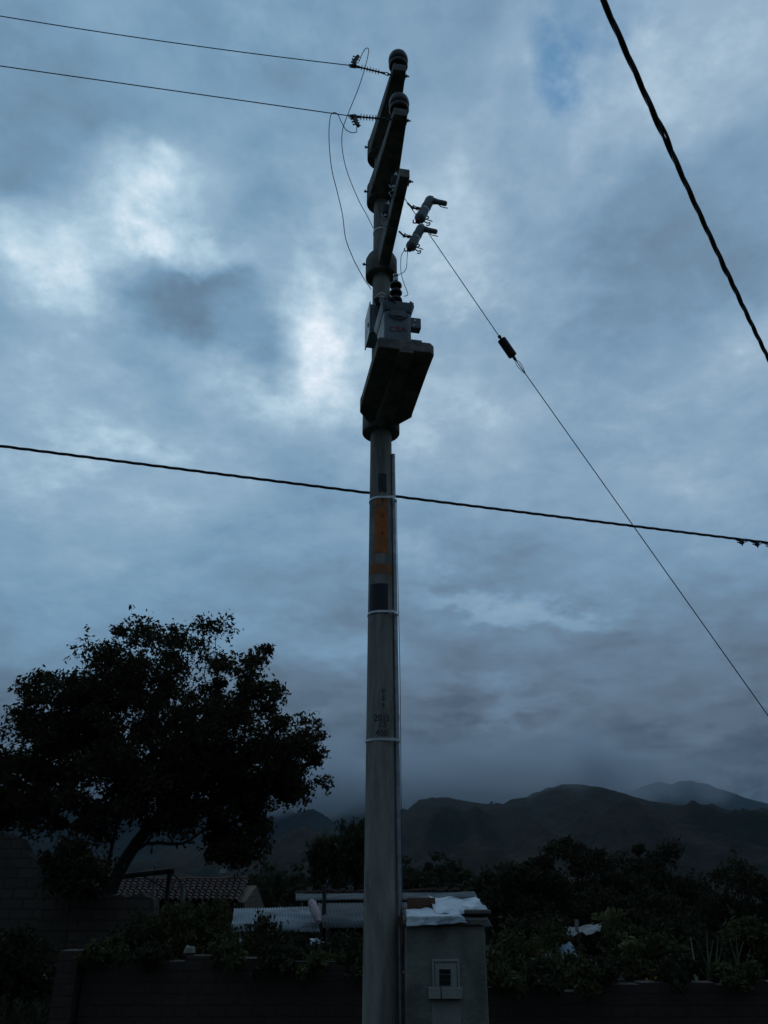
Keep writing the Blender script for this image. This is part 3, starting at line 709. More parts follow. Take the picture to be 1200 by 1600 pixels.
# ------------------------------------------------------------------ bushes and weeds
def bush(label, u, v, Y, rx, ry, lm=None, seed=1, n=26, ls=.07, cr=.22, name='garden_bush', nl=110):
    b = P(u, v+ry, Y=Y); z = gz(b.x, Y)-.05; lm = lm or leaf_bush
    k = .9*Y/F
    return tree(name, label, 'bush', (b.x, Y, z), [Vector((b.x, Y, z+.3)), P(u, v+ry*.4, Y=Y)], [E(u, v, Y, rx, ry, 3, deep=min(1.0, rx*k)), E(u-rx*.4, v+ry*.5, Y, rx*.6, ry*.6, 1, deep=.5), E(u+rx*.4, v+ry*.6, Y, rx*.6, ry*.6, 1, deep=.5)], n, nl, ls*.72, cr, .02, lm, group='bushes and weeds behind the brick wall', seed=seed)
BU = [('dark shrub growing against the tall adobe wall under the large tree', 116, 1352, 15.0, 48, 36, leaf_dark, 61, 26, .075, .3),
 ('dense bush below the tiled roof, left of the pale roof', 262, 1462, 12.5, 44, 38, leaf_bush, 62, 30, .06, .24),
 ('wide bush in front of the ochre house wall', 322, 1456, 13.5, 52, 42, leaf_bush, 63, 34, .06, .24),
 ('bush at the left end of the pale corrugated roof', 385, 1478, 12.0, 40, 26, leaf_bush, 64, 22, .055, .2),
 ('low bush in front of the middle of the pale roof', 440, 1484, 11.6, 44, 24, leaf_dark, 65, 24, .055, .2),
 ('low dark bush directly left of the concrete pole', 525, 1489, 11.6, 52, 24, leaf_dark, 66, 26, .055, .2),
 ('dark creeper heap on the adobe wall stub at lower left', 205, 1478, 12.2, 40, 26, leaf_dark, 67, 22, .06, .22),
 ('dark bush filling the gap left of the wall pillar', 22, 1500, 12.2, 62, 40, leaf_dark, 68, 34, .07, .25),
 ('bush directly right of the meter pillar', 800, 1500, 11.5, 42, 36, leaf_bush, 70, 28, .06, .22),
 ('bush above the blue tarp on the right', 862, 1472, 14.5, 34, 18, leaf_bush, 71, 16, .06, .2),
 ('bush in front of the blue tarp on the right', 880, 1512, 11.2, 50, 20, leaf_bush, 72, 22, .055, .2),
 ('leafy pale-tipped bush right of the scrap sheet', 978, 1478, 12.5, 30, 38, leaf_bush, 73, 24, .06, .2),
 ('bush with yellow flowers behind the brick wall on the right', 1022, 1500, 11.4, 36, 26, leaf_bush, 74, 22, .055, .2),
 ('dark bush among the reed leaves on the right', 1092, 1500, 12.0, 46, 30, leaf_dark, 75, 24, .06, .2),
 ('bush at the right picture edge behind the brick wall', 1180, 1482, 12.0, 42, 42, leaf_bush, 76, 30, .06, .22),
 ('bush beyond the right picture edge', 1250, 1490, 12.0, 50, 40, leaf_bush, 77, 24, .06, .22),
 ('dark low bush under the dense trees, right of the scrap sheet', 1050, 1462, 16.0, 60, 26, leaf_dark, 78, 26, .08, .3),
 ('dark low bush under the dense trees, behind the tarp', 830, 1462, 17.0, 50, 28, leaf_dark, 79, 24, .08, .3)]
for (lb, u, v, Y, rx, ry, lm, sd, n, ls, cr) in BU: bush(lb, u, v, Y, rx, ry, lm, sd, n, ls, cr)
for k, (u, v, Y, rx, ry, lb) in enumerate([(952, 1508, 11.0, 36, 20, 'low weed right behind the wall, left of the yellow flowers'), (165, 1486, 10.0, 26, 9, 'low weed hanging over the wall top near the wall pillar'),
        (232, 1491, 9.9, 34, 10, 'low weed along the wall top left of the round stone'), (352, 1495, 9.9, 36, 11, 'low weed along the wall top right of the round stone'), (430, 1502, 9.9, 34, 12, 'low weed along the wall top below the pale roof'),
        (500, 1506, 9.9, 40, 12, 'low weed along the wall top, second from the concrete pole'), (552, 1510, 9.9, 22, 11, 'low weed along the wall top touching the concrete pole'), (790, 1532, 9.9, 26, 13, 'low weed along the wall top beside the meter pillar'),
        (850, 1532, 9.9, 36, 12, 'low weed along the wall top below the blue tarp'), (920, 1528, 9.9, 34, 12, 'low weed along the wall top below the scrap sheet'), (1060, 1524, 9.9, 36, 12, 'low weed along the wall top right of the yellow flowers'), (1150, 1526, 9.9, 40, 10, 'low weed along the wall top near the right edge')]):
    bush(lb, u, v-4, 9.46, rx, ry+5, (leaf_dark, leaf_bush)[k % 2], 100+k, 15, .05, .10, nl=80)
bush('pale yellowish shrub standing against the dark trees right of the scrap sheet', 948, 1437, 15.0, 20, 20, leaf_pale, 81, 7, .08, .2, nl=26)
bush('pale leafy sprig in the middle of the right-hand weeds', 980, 1464, 12.0, 16, 16, leaf_pale, 82, 5, .075, .13, nl=20)
bush('pale-leaved sprig near the top of the bush under the tiled roof', 300, 1424, 13.0, 18, 16, leaf_bush, 83, 6, .07, .16, nl=26)
bush('thin sprig poking up in front of the pale corrugated roof', 412, 1444, 12.0, 20, 16, leaf_dark, 84, 7, .06, .15, nl=22)
gx = rng.uniform(-6.8, -3.3, 5000); gy = rng.uniform(10.6, 17, 5000)
gr = leaves_mesh('grass', [(x, y, gz(x, y)+.05) for x, y in zip(gx, gy)], rng.uniform(.02, .04, 5000), leaf_bush, None, 6.0, -2.5); gr['kind'] = 'stuff'
# blades
def blades(label, u, v, Y, specs, mat):
    b = P(u, v, Y=Y); z = gz(b.x, Y); root = empty('reed_plant', (b.x, Y, z), 0, label, 'plant', 'reed plants on the right'); L = inv(root)
    for (tu, tv, wd, mt) in specs:
        a = Vector((b.x+random.uniform(-.12, .12), Y+random.uniform(-.1, .1), z)); tpt = P(tu, tv, Y=Y+random.uniform(-.3, .3))
        m = a.lerp(tpt, .55)+Vector((-(tpt.x-a.x)*.18, 0, .12)); c = spline([a, m, tpt], 8); vs = []
        for i, p in enumerate(c):
            f = i/(len(c)-1); w_ = wd*(1-f**2.2)*.5+.002
            vs += [L(p+Vector((-w_, 0, 0))), L(p+Vector((0, .25*w_, -.3*w_))), L(p+Vector((w_, 0, 0)))]
        g = G(); n = len(c); g.add(vs, [(i*3+k, i*3+k+1, (i+1)*3+k+1, (i+1)*3+k) for i in range(n-1) for k in (0, 1)])
        o = g.build('leaf_blade', mt or mat, root, angle=60); solid(o, .002)
reedm = M('reed_leaf', (.085, .105, .055), (.05, .065, .035), 6, .6); reedp = M('dry_reed_leaf', (.30, .29, .20), (.20, .19, .13), 6, .7)
blades('reed-like plant with one bent dry pale leaf', 1108, 1530, 11.0, [(1079, 1464, .035, reedp), (1104, 1460, .04, None), (1114, 1470, .04, None), (1122, 1462, .04, None), (1128, 1480, .04, None), (1092, 1478, .04, None), (1066, 1490, .03, reedp)], reedm)
blades('reed-like plant of plain green leaves near the right picture edge', 1152, 1530, 11.2, [(1140, 1466, .04, None), (1150, 1462, .04, None), (1162, 1470, .045, None), (1172, 1482, .04, None), (1130, 1488, .04, None)], reedm)
g = G()
for (u, v) in ((1016, 1519), (1021, 1516), (1032, 1521), (1010, 1531), (1024, 1527)):
    c = P(u, v, Y=10.9)
    for k in range(6):
        an = k*math.pi/3; g.lathe([(.002, 0), (.010, .004), (.002, .008)], 6, c+Vector((.013*math.cos(an), -.01, .013*math.sin(an))), (0, -1, 0))
    g.tube([c, c+Vector((.03, .12, -.25))], .003, 5)
tag(g.build('flower_cluster', yellow), 'small cluster of yellow flowers above the brick wall on the right', 'flowers', kind=None)

# far houses on the hillside
for i, (u, v, Y, lb) in enumerate([(487, 1323, 1500, 'tiny pale house high on the hillside left of the willow'), (433, 1361, 1150, 'tiny pale house low on the hillside above the pale roof'), (349, 1359, 1150, 'tiny pale house seen under the large tree')]):
    c = P(u, v, Y=Y); root = empty('farmhouse', c-Vector((0, 0, 3)), .4*i, lb, 'house', 'tiny houses on the far hillside')
    g = G(); g.box((0, 0, 1.5), (7, 5, 5)); g.build('wall', housewall, root)
    g = G(); g.add([(-3.9, -2.9, 3.9), (3.9, -2.9, 3.9), (3.9, 2.9, 3.9), (-3.9, 2.9, 3.9), (-3.9, 0, 5.4), (3.9, 0, 5.4)], [(0, 1, 5, 4), (2, 3, 4, 5), (0, 4, 3), (1, 2, 5), (3, 2, 1, 0)]); g.build('roof', tile, root)

# ------------------------------------------------------------------ the pole
PX, PY = -.034, 7.6
def prad(z): return .5*(.297-.0097*(z-0))
ROT = R(10.6)
Z = lambda zr: zr+EYE      # heights measured from the eye
POLE_TOP = Z(9.46)
root = empty('utility_pole', (PX, PY, 0), 0, 'tall tapered concrete power pole with orange and black painted marks', 'utility pole'); pole = root
g = G(); zs = [-.3]+[i*.5 for i in range(0, 23)]; zs = [z for z in zs if z < POLE_TOP]+[POLE_TOP]
g.lathe([(prad(z), z) for z in zs]+[(prad(POLE_TOP)*.6, POLE_TOP+.01)], 40); g.build('shaft', concrete, root, angle=60)
def zpole(v, u=594):      # height on the pole front seen at picture height v
    return P(600, v, Y=PY-.13).z
def decal(name, v0, v1, u0, u1, mat, off=.003):
    z1, z0 = zpole(v0), zpole(v1); zm = (z0+z1)/2; r = prad(zm)
    k = (.899*PY+.438*(zm-EYE))/F; uc = 594.4
    a0 = math.asin(max(-1, min(1, (u0-uc)*k/r))); a1 = math.asin(max(-1, min(1, (u1-uc)*k/r)))
    vs = []; n = 16; m = 10
    for j in range(m+1):
        z = z0+(z1-z0)*j/m
        for i in range(n+1):
            an = a0+(a1-a0)*i/n; ez = .006*mnoise.noise(Vector((an*9, z*7, v0))) if j in (0, m) else 0
            ea = .04*mnoise.noise(Vector((z*9, v0, 2))) if i in (0, n) else 0
            rr = prad(z)+off; vs.append((rr*math.sin(an+ea), -rr*math.cos(an+ea), z+ez))
    g = G(); w_ = n+1; g.add(vs, [(j*w_+i, j*w_+i+1, (j+1)*w_+i+1, (j+1)*w_+i) for j in range(m) for i in range(n)])
    return g.build(name, mat, pole, angle=180)
decal('dark_paint_patch', 739, 768, 590.5, 603, darkp)
o = decal('orange_paint_patch', 779, 863, 585.5, 605, orange)
for v in (781, 805, 832):
    g = G(); g.lathe([(.010, 0), (.010, .012), (.006, .014)], 8, (.018, -prad(zpole(v))-.002, zpole(v)), (0, -1, 0)); g.build('bolt_stub', steel, pole)
decal('orange_paint_band', 880, 895, 577, 612.5, orange2)
decal('black_paint_patch', 911, 958, 578, 605.5, blackp)
# stencilled characters wrapped round the shaft
def text_mesh(txt, size):
    cu = bpy.data.curves.new('t', 'FONT'); cu.body = txt; cu.size = size; cu.align_x = 'CENTER'; cu.resolution_u = 3; cu.offset = size*.018
    ob = bpy.data.objects.new('t', cu); COL.objects.link(ob); dg = bpy.context.evaluated_depsgraph_get(); dg.update()
    me = bpy.data.meshes.new_from_object(ob.evaluated_get(dg)); v = [tuple(p.co) for p in me.vertices]; f = [tuple(p.vertices) for p in me.polygons]
    bpy.data.objects.remove(ob); bpy.data.curves.remove(cu); bpy.data.meshes.remove(me); return v, f
def pole_text(txt, v_bottom, hpx, uc, wscale=1.0):
    z0 = zpole(v_bottom); z1 = zpole(v_bottom-hpx); h = z1-z0; v, f = text_mesh(txt, h/.72)
    k = (.899*PY+.438*(z0-EYE))/F; x0 = (uc-594.4)*k
    g = G(); vs = []
    for (x, y, _) in v:
        r = prad(z0+y)+.0035; an = (x*wscale+x0)/r; vs.append((r*math.sin(an), -r*math.cos(an), z0+y))
    g.add(vs, f); o = g.build('stencil_lettering', letter, pole, angle=180)
pole_text('P', 1084, 8, 599); pole_text('S', 1093.5, 8, 599); pole_text('a', 1104, 7.5, 599)
pole_text('2015', 1126.5, 10.5, 597, .92); pole_text('13', 1136.5, 8.5, 598, 1.2); pole_text('400', 1149.5, 10, 596.5, 1.0)

def strap_ring(g, z, r, wd=.018, th=.004, n=36, droop=0.0, cx_=0, cy_=0):
    vs = []
    for i in range(n):
        an = 2*math.pi*i/n
        for rr, zz_ in ((r, -wd/2), (r+th, -wd/2), (r+th, wd/2), (r, wd/2)):
            vs.append((cx_+rr*math.sin(an), cy_-rr*math.cos(an), z+zz_))
    g.add(vs, [(i*4+k, ((i+1) % n)*4+k, ((i+1) % n)*4+(k+1) % 4, i*4+(k+1) % 4) for i in range(n) for k in range(4)])
# conduit with straps
CXo = lambda z: np.interp(z, [0, 1.6, 4.0, 6.3], [.172, .165, .148, .131])
root = empty('conduit_pipe', (PX+.17, PY-.03, 0), 0, 'galvanised conduit pipe strapped to the right side of the concrete pole', 'pipe'); L = inv(root)
ztp = P(615, 713, Y=PY).z
g = G(); g.tube([L((PX+CXo(z), PY-.03, z)) for z in np.linspace(0, ztp, 14)], .0235, 14); g.lathe([(.027, 0), (.027, .05)], 14, L((PX+CXo(3.1), PY-.03, 3.1))); g.lathe([(.0255, -.04), (.0255, .004), (.018, .006)], 14, L((PX+CXo(ztp), PY-.03, ztp))); g.build('tube', galv, root)
for i, v in enumerate((776, 955, 1155)):
    z = zpole(v); vs = []; r = prad(z)+.002; g = G(); n = 40; cxp = CXo(z)+.0245
    path = []
    for k in range(n+1):
        an = math.pi*2*k/n; px_, py_ = r*math.sin(an), -r*math.cos(an)
        # bulge out round the conduit
        if px_ > 0 and abs(py_+.03) < .10: px_ = max(px_, cxp-(abs(py_+.03)/.10)**2*(cxp-r*.85))
        path.append(Vector((PX+px_, PY+py_, z)))
    for k in range(n):
        a, b = path[k], path[k+1]
        na = (Vector((a.x-PX, a.y-PY, 0))).normalized()*.005; nb = (Vector((b.x-PX, b.y-PY, 0))).normalized()*.005; h = Vector((0, 0, .011))
        vs = [L(q) for q in (a-h+na, b-h+nb, b+h+nb, a+h+na, a-h, b-h, b+h, a+h)]
        g.add(vs, [(0, 1, 2, 3), (3, 2, 6, 7), (4, 5, 1, 0)])
    bx = path[2]; g.box(L(bx+Vector((0, -.006, 0))), (.03, .010, .028))
    g.build('steel_strap', strapm, root)
# thin earth wire down beside the conduit
g = G(); pts = [(PX+CXo(z)+.034+.004*math.sin(z*2.2), PY-.03, z) for z in np.linspace(.2, ztp-.55, 40)]
g.tube(pts, .0035, 6); tag(g.build('earth_wire', alu), 'thin earth wire running down just right of the galvanised conduit', 'wire')
# strap high on the pole
z = P(600, 356, Y=PY-.1).z; g = G(); strap_ring(g, 0, prad(z)+.001); o = g.build('steel_strap', strapm, pole); o.location = (0, 0, z)

# ------------------------------------------------------------------ concrete arms
def collar_prof(r, h, ch=.05, t_=.0):
    return [(r-.004, 0), (r, .006), (r, h-ch), (r-ch*.3, h-ch*.3), (r-ch, h)]
def arm(label, zr_b, tip_rise, length, r, h, tip_w, tip_t, root_w, nrnd=0, bolts=True, ch=.05, beam_top=None):
    root = empty('concrete_crossarm', (PX, PY, Z(zr_b)), ROT, label, 'crossarm', 'concrete arms on the pole')
    g = G(); rp = prad(Z(zr_b))+.02
    g.lathe([(rp, 0), (r-.004, 0), (r, .006), (r, h-ch), (r-ch*.3, h-ch*.3), (r-ch, h), (rp, h)], 40); g.build('collar', armcon, root, angle=35)
    g = G(); n = 14; vs = []
    bt = beam_top if beam_top else h-.03
    for i in range(n+1):
        f = i/n; y = -(r*.35+(length-r*.35)*f); wdt = root_w+(tip_w-root_w)*f**.9
        zb_ = .01+tip_rise*f**.8; zt_ = bt+(tip_rise+tip_t-bt)*f
        c_ = min(.012, wdt*.15)
        vs += [(-wdt/2+c_, y, zb_), (wdt/2-c_, y, zb_), (wdt/2, y, zb_+c_), (wdt/2, y, zt_), (-wdt/2, y, zt_), (-wdt/2, y, zb_+c_)]
    fs = [(i*6+k, i*6+(k+1) % 6, (i+1)*6+(k+1) % 6, (i+1)*6+k) for i in range(n) for k in range(6)]+[(5, 4, 3, 2, 1, 0), tuple(n*6+k for k in range(6))]
    g.add(vs, fs)
    g.build('beam', armcon, root, angle=30, bevel=.030 if nrnd else .008)
    if bolts:
        g = G()
        for (y, x, zz_) in ((-.02, -r, h*.5),):
            g.tube([(x+.02, y, zz_), (x-.045, y, zz_)], .010, 8); g.lathe([(.020, 0), (.020, .016)], 6, (x-.018, y, zz_), (-1, 0, 0))
        g.build('bolt', steel, root)
        g = G(); y = -(length-.10); zz_ = tip_rise+tip_t*.5
        g.tube([(tip_w*.5-.01, y, zz_), (tip_w*.5+.06, y, zz_)], .009, 8); g.lathe([(.018, 0), (.018, .016)], 6, (tip_w*.5+.018, y, zz_), (1, 0, 0)); g.box((tip_w*.5+.008, y, zz_-.01), (.008, .05, .09))
        g.build('bolt', steel, root)
    return root
a1 = arm('topmost concrete arm with a dark insulator on its tip', 9.09, .09, 1.25, .195, .33, .16, .13, .36)
a2 = arm('second concrete arm from the top, with its insulator overlapping the topmost arm', 8.246, .09, 1.27, .195, .33, .165, .13, .36)
a3 = arm('third concrete arm from the top, narrow, carrying the fuse cutouts', 6.97, .15, 1.43, .198, .34, .115, .14, .15, ch=.07, beam_top=.30, nrnd=1)
# half platform
root = empty('concrete_platform', (PX, PY, Z(4.685)), ROT, 'broad concrete platform carrying the transformer on the pole', 'platform')
g = G(); rp = prad(Z(4.7))+.02
g.lathe([(rp, 0), (.206, 0), (.21, .006), (.21, .22), (.19, .25), (rp, .25)], 44); g.build('collar', armcon, root, angle=35)
g = G(); W2 = .285
poly_ = [(-.10, .0), (-.17, -.12), (-W2-.005, -.30), (-W2, -.42), (-W2, -1.37), (-W2+.02, -1.395), (W2-.045, -1.395), (W2, -1.35), (W2, -.42), (W2+.005, -.30), (.17, -.12), (.10, 0)]
poly_ = poly_[::-1] if False else poly_
vs = [(x, y, .115 if y < -.35 else .06) for x, y in poly_]+[(x, y, .235) for x, y in poly_]; n = len(poly_)
g.add(vs, [tuple(range(n)), tuple(range(2*n-1, n-1, -1))]+[(i, n+i, n+(i+1) % n, (i+1) % n) for i in range(n)])
g.build('slab', armcon, root, bevel=.008)
g = G(); vs = []
for y, zb_, hw in ((-.15, .0, .12), (-.6, .03, .10), (-1.393, .085, .085)): vs += [(-hw*.8, y, zb_), (hw*.8, y, zb_), (hw, y, .16), (-hw, y, .16)]
g.add(vs, [(i*4+k, i*4+(k+1) % 4, (i+1)*4+(k+1) % 4, (i+1)*4+k) for i in range(2) for k in range(4)]+[(3, 2, 1, 0), (8, 9, 10, 11)]); g.build('rib', armcon, root, bevel=.006)
ARM = [inv(a1), inv(a2), inv(a3)]
def fromarm(a, x, y, z):
    return Matrix.Translation(a.location) @ Matrix.Rotation(ROT, 4, 'Z') @ Vector((x, y, z))

# pin insulators on the arm tips
for i, (a, ln, lb) in enumerate(((a1, 1.25, 'dark pin insulator standing on the tip of the topmost arm'), (a2, 1.27, 'dark pin insulator standing on the tip of the second arm'))):
    b = fromarm(a, 0, -(ln-.09), .22-.004)
    if i == 0:
        root = empty('pin_insulator', b, 0, lb, 'insulator', 'pin insulators on the arm tips'); pin0 = root
        g = G(); g.lathe([(.016, 0), (.016, .14)], 10); g.lathe([(.03, 0), (.03, .018), (.02, .022)], 6); g.build('pin', steel, root)
        g = G(); g.lathe([(.030, .050), (.070, .040), (.098, .048), (.108, .075), (.104, .10), (.092, .112), (.096, .122), (.108, .135), (.112, .165), (.108, .205), (.096, .240), (.074, .268), (.058, .278), (.060, .292), (.050, .308), (.004, .315)], 32)
        g.v = [(x*1.12, y*1.12, z*1.12) for x, y, z in g.v]; g.build('porcelain', ceram, root, angle=60)
    else:
        c = pin0.copy(); COL.objects.link(c); c.location = b; c['label'] = lb
        for ch in list(pin0.children):
            d = ch.copy(); COL.objects.link(d); d.parent = c

# conductors and strain insulators: line runs left and a little towards the viewer
LD = Vector((-.985, -.165, 0)).normalized()
def catenary(a, d, L_, drop_rate, sagk, n=60):
    out_ = []
    for i in range(n+1):
        s = L_*i/n; out_.append(a+d*s+Vector((0, 0, -drop_rate*s+sagk*s*s)))
    return out_
def solve_line(p0, u, v):   # vertical plane through p0 along LD hit by the ray (u,v)
    d = ray(u, v); o = Vector((0, 0, EYE)); nrm = Vector((-LD.y, LD.x, 0)); t_ = (p0-o).dot(nrm)/d.dot(nrm); return o+d*t_
for i, (a, ln, uvs, lb, cb) in enumerate(((a1, 1.25, ((553, 103), (280, 69), (0, 25)), 'topmost bare line wire leaving to the upper left', 'upper'), (a2, 1.27, ((553, 182), (280, 143), (0, 103)), 'second bare line wire leaving to the left from the second arm', 'lower'))):
    st = fromarm(a, -.085, -(ln-.12), .155)
    e = solve_line(st, *uvs[0]); q1 = solve_line(st, *uvs[1]); q2 = solve_line(st, *uvs[2])
    s1 = (q1-e).dot(LD); s2 = (q2-e).dot(LD); z1 = q1.z-e.z; z2 = q2.z-e.z
    # z = -a s + b s^2
    bq = (z2/s2-z1/s1)/(s2-s1); aq = -(z1/s1-bq*s1); bq = max(0.0, min(bq, .01)); aq = -(z2/s2-bq*s2)
    pts = catenary(e+LD*.02, LD, 36, aq, bq if bq > .0015 else .0015 if aq > .03 else bq, 80)
    g = G(); g.tube(pts, .0062, 6); tag(g.build('line_wire', alu, loc=e), lb, 'wire', 'bare line wires')
    d = (e-st).normalized(); Ln = (e-st).length
    root = empty('strain_insulator', st, 0, ('finned strain insulator with clamp at the topmost arm tip' if i == 0 else 'finned strain insulator with clamp at the second arm tip'), 'insulator', 'strain insulators'); L = inv(root)
    g = G(); g.tube([L(st+LD*-.03), L(st+d*.05)], .009, 8); vs = []
    ring = [L(st+d*(.055+.028*math.cos(t_))+Vector((0, .0, 1))*.028*math.sin(t_)) for t_ in np.linspace(0, 2*math.pi, 13)]
    g.tube(ring, .006, 6); g.tube([L(st+d*.08), L(st+d*.12)], .014, 8); g.build('shackle', steel, root)
    g = G(); pr = [(.011, 0), (.011, .03)]
    for k in range(7): z = .04+k*.036; pr += [(.010, z), (.036, z+.004), (.036, z+.007), (.010, z+.014)]
    pr += [(.010, Ln-.19), (.016, Ln-.185), (.016, Ln-.13)]
    g.lathe(pr, 16, L(st+d*.115), d); g.build('finned_rod', poly if False else polyd, root, angle=50)
    c0 = L(e); g = G()
    g.tube([c0-d*.03, c0+d*.0, c0+LD*.05], [.024, .028, .014], 8)
    sg = 1 if i == 0 else -1
    q = [c0-d*.01, c0+Vector((.0, .0, .08*sg)), c0+Vector((.05, .0, .19*sg))] if i == 0 else [c0-d*.01, c0+Vector((.02, .0, -.08)), c0+Vector((.055, -.02, -.19))]
    g.tube(q, [.026, .028, .022], 8)
    for k in range(3):
        m = q[0].lerp(q[2], .35+.28*k); g.tube([m+Vector((-.055, 0, .012)), m+Vector((.035, 0, -.008))], .006, 6); g.lathe([(.011, 0), (.011, .012)], 6, m+Vector((-.05, 0, .01)), (-1, 0, .2))
    hook = [c0+LD*.02+Vector((0, 0, 0)), c0+LD*.06+Vector((0, 0, .02*1)), c0+LD*.055+Vector((0, 0, -.035)), c0+LD*.01+Vector((0, 0, -.04))]
    g.tube(spline(hook, 5), .005, 6)
    g.build('clamp', steel, root)
# jumper wires
def pw(uvy, n=8): return spline([P(u, v, Y=Y) for u, v, Y in uvy], n)
g = G(); g.tube(pw([(561, 96, 6.35), (567, 82, 6.36), (573, 75, 6.38), (576, 80, 6.4), (571, 103, 6.42), (560, 138, 6.5), (543, 180, 6.6), (535, 205, 6.65), (535, 235, 6.75), (543, 270, 6.9), (560, 312, 7.1), (573, 336, 7.3), (583, 356, 7.5)]), .005, 6)
tag(g.build('jumper_wire', alu), 'looping jumper wire from the topmost clamp down to the pole strap', 'wire', 'jumper wires')
g = G(); g.tube(pw([(557, 199, 6.4), (557, 206, 6.4), (549, 207, 6.4), (540, 202, 6.4), (533, 190, 6.42), (528, 179, 6.43), (521, 176, 6.45), (516, 184, 6.47), (514, 215, 6.55), (518, 262, 6.65), (527, 300, 6.8), (535, 335, 6.9), (540, 372, 7.0), (551, 402, 7.15), (560, 420, 7.3), (569, 436, 7.45), (580, 452, 7.7)]), .005, 6)
tag(g.build('jumper_wire', alu), 'outer jumper wire looping from the second clamp to behind the third collar', 'wire', 'jumper wires')

# guy wire with its insulator
gd = -LD
gtop = Vector((PX, PY, Z(8.80)))+gd*.10
def on_guy(u, v):
    d = ray(u, v); o = Vector((0, 0, EYE)); nrm = Vector((-gd.y, gd.x, 0)); t_ = (Vector((PX, PY, 0))-o).dot(nrm)/d.dot(nrm); return o+d*t_
gi0, gi1 = on_guy(779, 524), on_guy(806, 563); gend = on_guy(1200, 1118)
gdir = (gend-gi1).normalized(); anchor = gend+gdir*(gend.z/-gdir.z)
root = empty('guy_wire', (anchor.x, anchor.y, 0), 0, 'steel guy wire slanting down to the right with a ribbed insulator in it', 'guy wire'); L = inv(root)
g = G(); g.tube([L(gtop), L(gi0)], .0055, 6); g.tube([L(gi1), L(gend), L(anchor)], .0055, 6); g.build('strand', alu, root)
ax = (gi1-gi0).normalized(); LL = (gi1-gi0).length
g = G(); g.lathe([(.006, 0), (.022, .012), (.022, .035), (.010, .05), (.010, LL*.2)], 12, L(gi0), ax); g.build('end_fitting', steel, root); g = G(); g.lathe([(.010, LL*.78), (.018, LL*.9), (.020, LL*.97), (.006, LL)], 12, L(gi0), ax); g.build('end_fitting', steel, root)
g = G(); pr = [(.02, LL*.16)]; nS = 10; S0, S1 = LL*.17, LL*.84
for k in range(nS):
    z = S0+(S1-S0)*k/nS; dzs = (S1-S0)/nS; pr += [(.036, z), (.056, z+dzs*.25), (.056, z+dzs*.6), (.036, z+dzs*.8)]
pr += [(.02, S1+.01)]
g.lathe(pr, 20, L(gi0), ax); g.build('ribbed_insulator', polyd, root, angle=50)
g = G(); lp = [gi1-ax*.02, gi1+gdir*.06+Vector((.022, 0, .018)), gi1+gdir*.16+Vector((.012, 0, .010)), gi1+gdir*.22]; g.tube([L(q) for q in spline(lp, 5)], .004, 6)
lp = [gi1-ax*.02, gi1+gdir*.06-Vector((.022, 0, .018)), gi1+gdir*.16-Vector((.012, 0, .010)), gi1+gdir*.22]; g.tube([L(q) for q in spline(lp, 5)], .004, 6); g.build('loop', alu, root)
g = G(); g.tube([L(anchor+Vector((0, 0, -.1))), L(anchor-gdir*.9)], .012, 8); g.build('anchor_rod', galv, root)

# twisted cables
def twisted(path, rs, rc, pitch, n_str=3, n=6, mess=None):
    g = G()
    ln = [0]
    for i in range(1, len(path)): ln.append(ln[-1]+(path[i]-path[i-1]).length)
    for s in range(n_str):
        pts = []
        for i, p in enumerate(path):
            d = (path[min(i+1, len(path)-1)]-path[max(i-1, 0)]).normalized(); a = d.cross(Vector((0, 0, 1))).normalized(); b = d.cross(a)
            an = 2*math.pi*(ln[i]/pitch+s/n_str); k = rc*(1+(mess(ln[i], s) if mess else 0))
            pts.append(p+(a*math.cos(an)+b*math.sin(an))*k)
        g.tube(pts, rs, n)
    return g
def poly_path(fn, s0, s1, step):
    n = int((s1-s0)/step); return [fn(s0+(s1-s0)*i/n) for i in range(n+1)]
# low voltage cable across, passing behind the pole
cu_, cv_ = [0, 150, 300, 450, 575, 700, 850, 1000, 1200], [697, 716, 735, 754, 770, 786, 805, 823, 848]
c0, c1 = P(0, 697, Y=7.35), P(1200, 848, Y=9.7)
hd = Vector((c1.x-c0.x, c1.y-c0.y, 0)).normalized()
def on_plane(p0, d_, u, v):
    d = ray(u, v); o = Vector((0, 0, EYE)); nrm = Vector((-d_.y, d_.x, 0)); t_ = (p0-o).dot(nrm)/d.dot(nrm); return o+d*t_
ss = []; zz2 = []
for u, v in zip(cu_, cv_):
    q = on_plane(c0, hd, u, v); ss.append((q-c0).dot(hd)); zz2.append(q.z)
co = np.polyfit(ss, zz2, 2)
fn = lambda s: Vector((c0.x+hd.x*s, c0.y+hd.y*s, float(np.polyval(co, s))))
g = twisted(poly_path(fn, -12, 24, .03), .0092, .0092, .60)
root = tag(g.build('twisted_cable', rubber, loc=fn(0)), 'black twisted low-voltage cable crossing the picture behind the pole', 'cable')
for i, (u, v) in enumerate(((1158, 843), (1182, 846), (1203, 849))):
    q = on_plane(c0, hd, u, v); root = empty('cable_connector', q, math.atan2(hd.y, hd.x), ('black tap connector hanging under the twisted cable, leftmost of three', 'middle one of three black tap connectors under the twisted cable', 'black tap connector under the twisted cable at the right picture edge')[i], 'connector', 'tap connectors on the twisted cable')
    g = G(); g.box((0, 0, -.035), (.05, .035, .055)); g.lathe([(.014, 0), (.014, .012), (.008, .014), (.008, .03)], 8, (.0, 0, -.062), (0, 0, -1)); g.build('body', rubber, root, bevel=.006)
    g = G(); g.tube(spline([(-.07, 0, -.045), (-.02, 0, -.05), (.02, 0, -.045)], 4), .008, 6); g.tube(spline([(-.12, 0, -.0), (-.06, 0, -.022), (0, 0, -.026), (.06, 0, -.03), (.11, 0, -.002)], 4), .006, 6); g.build('tap_wire', rubber, root)
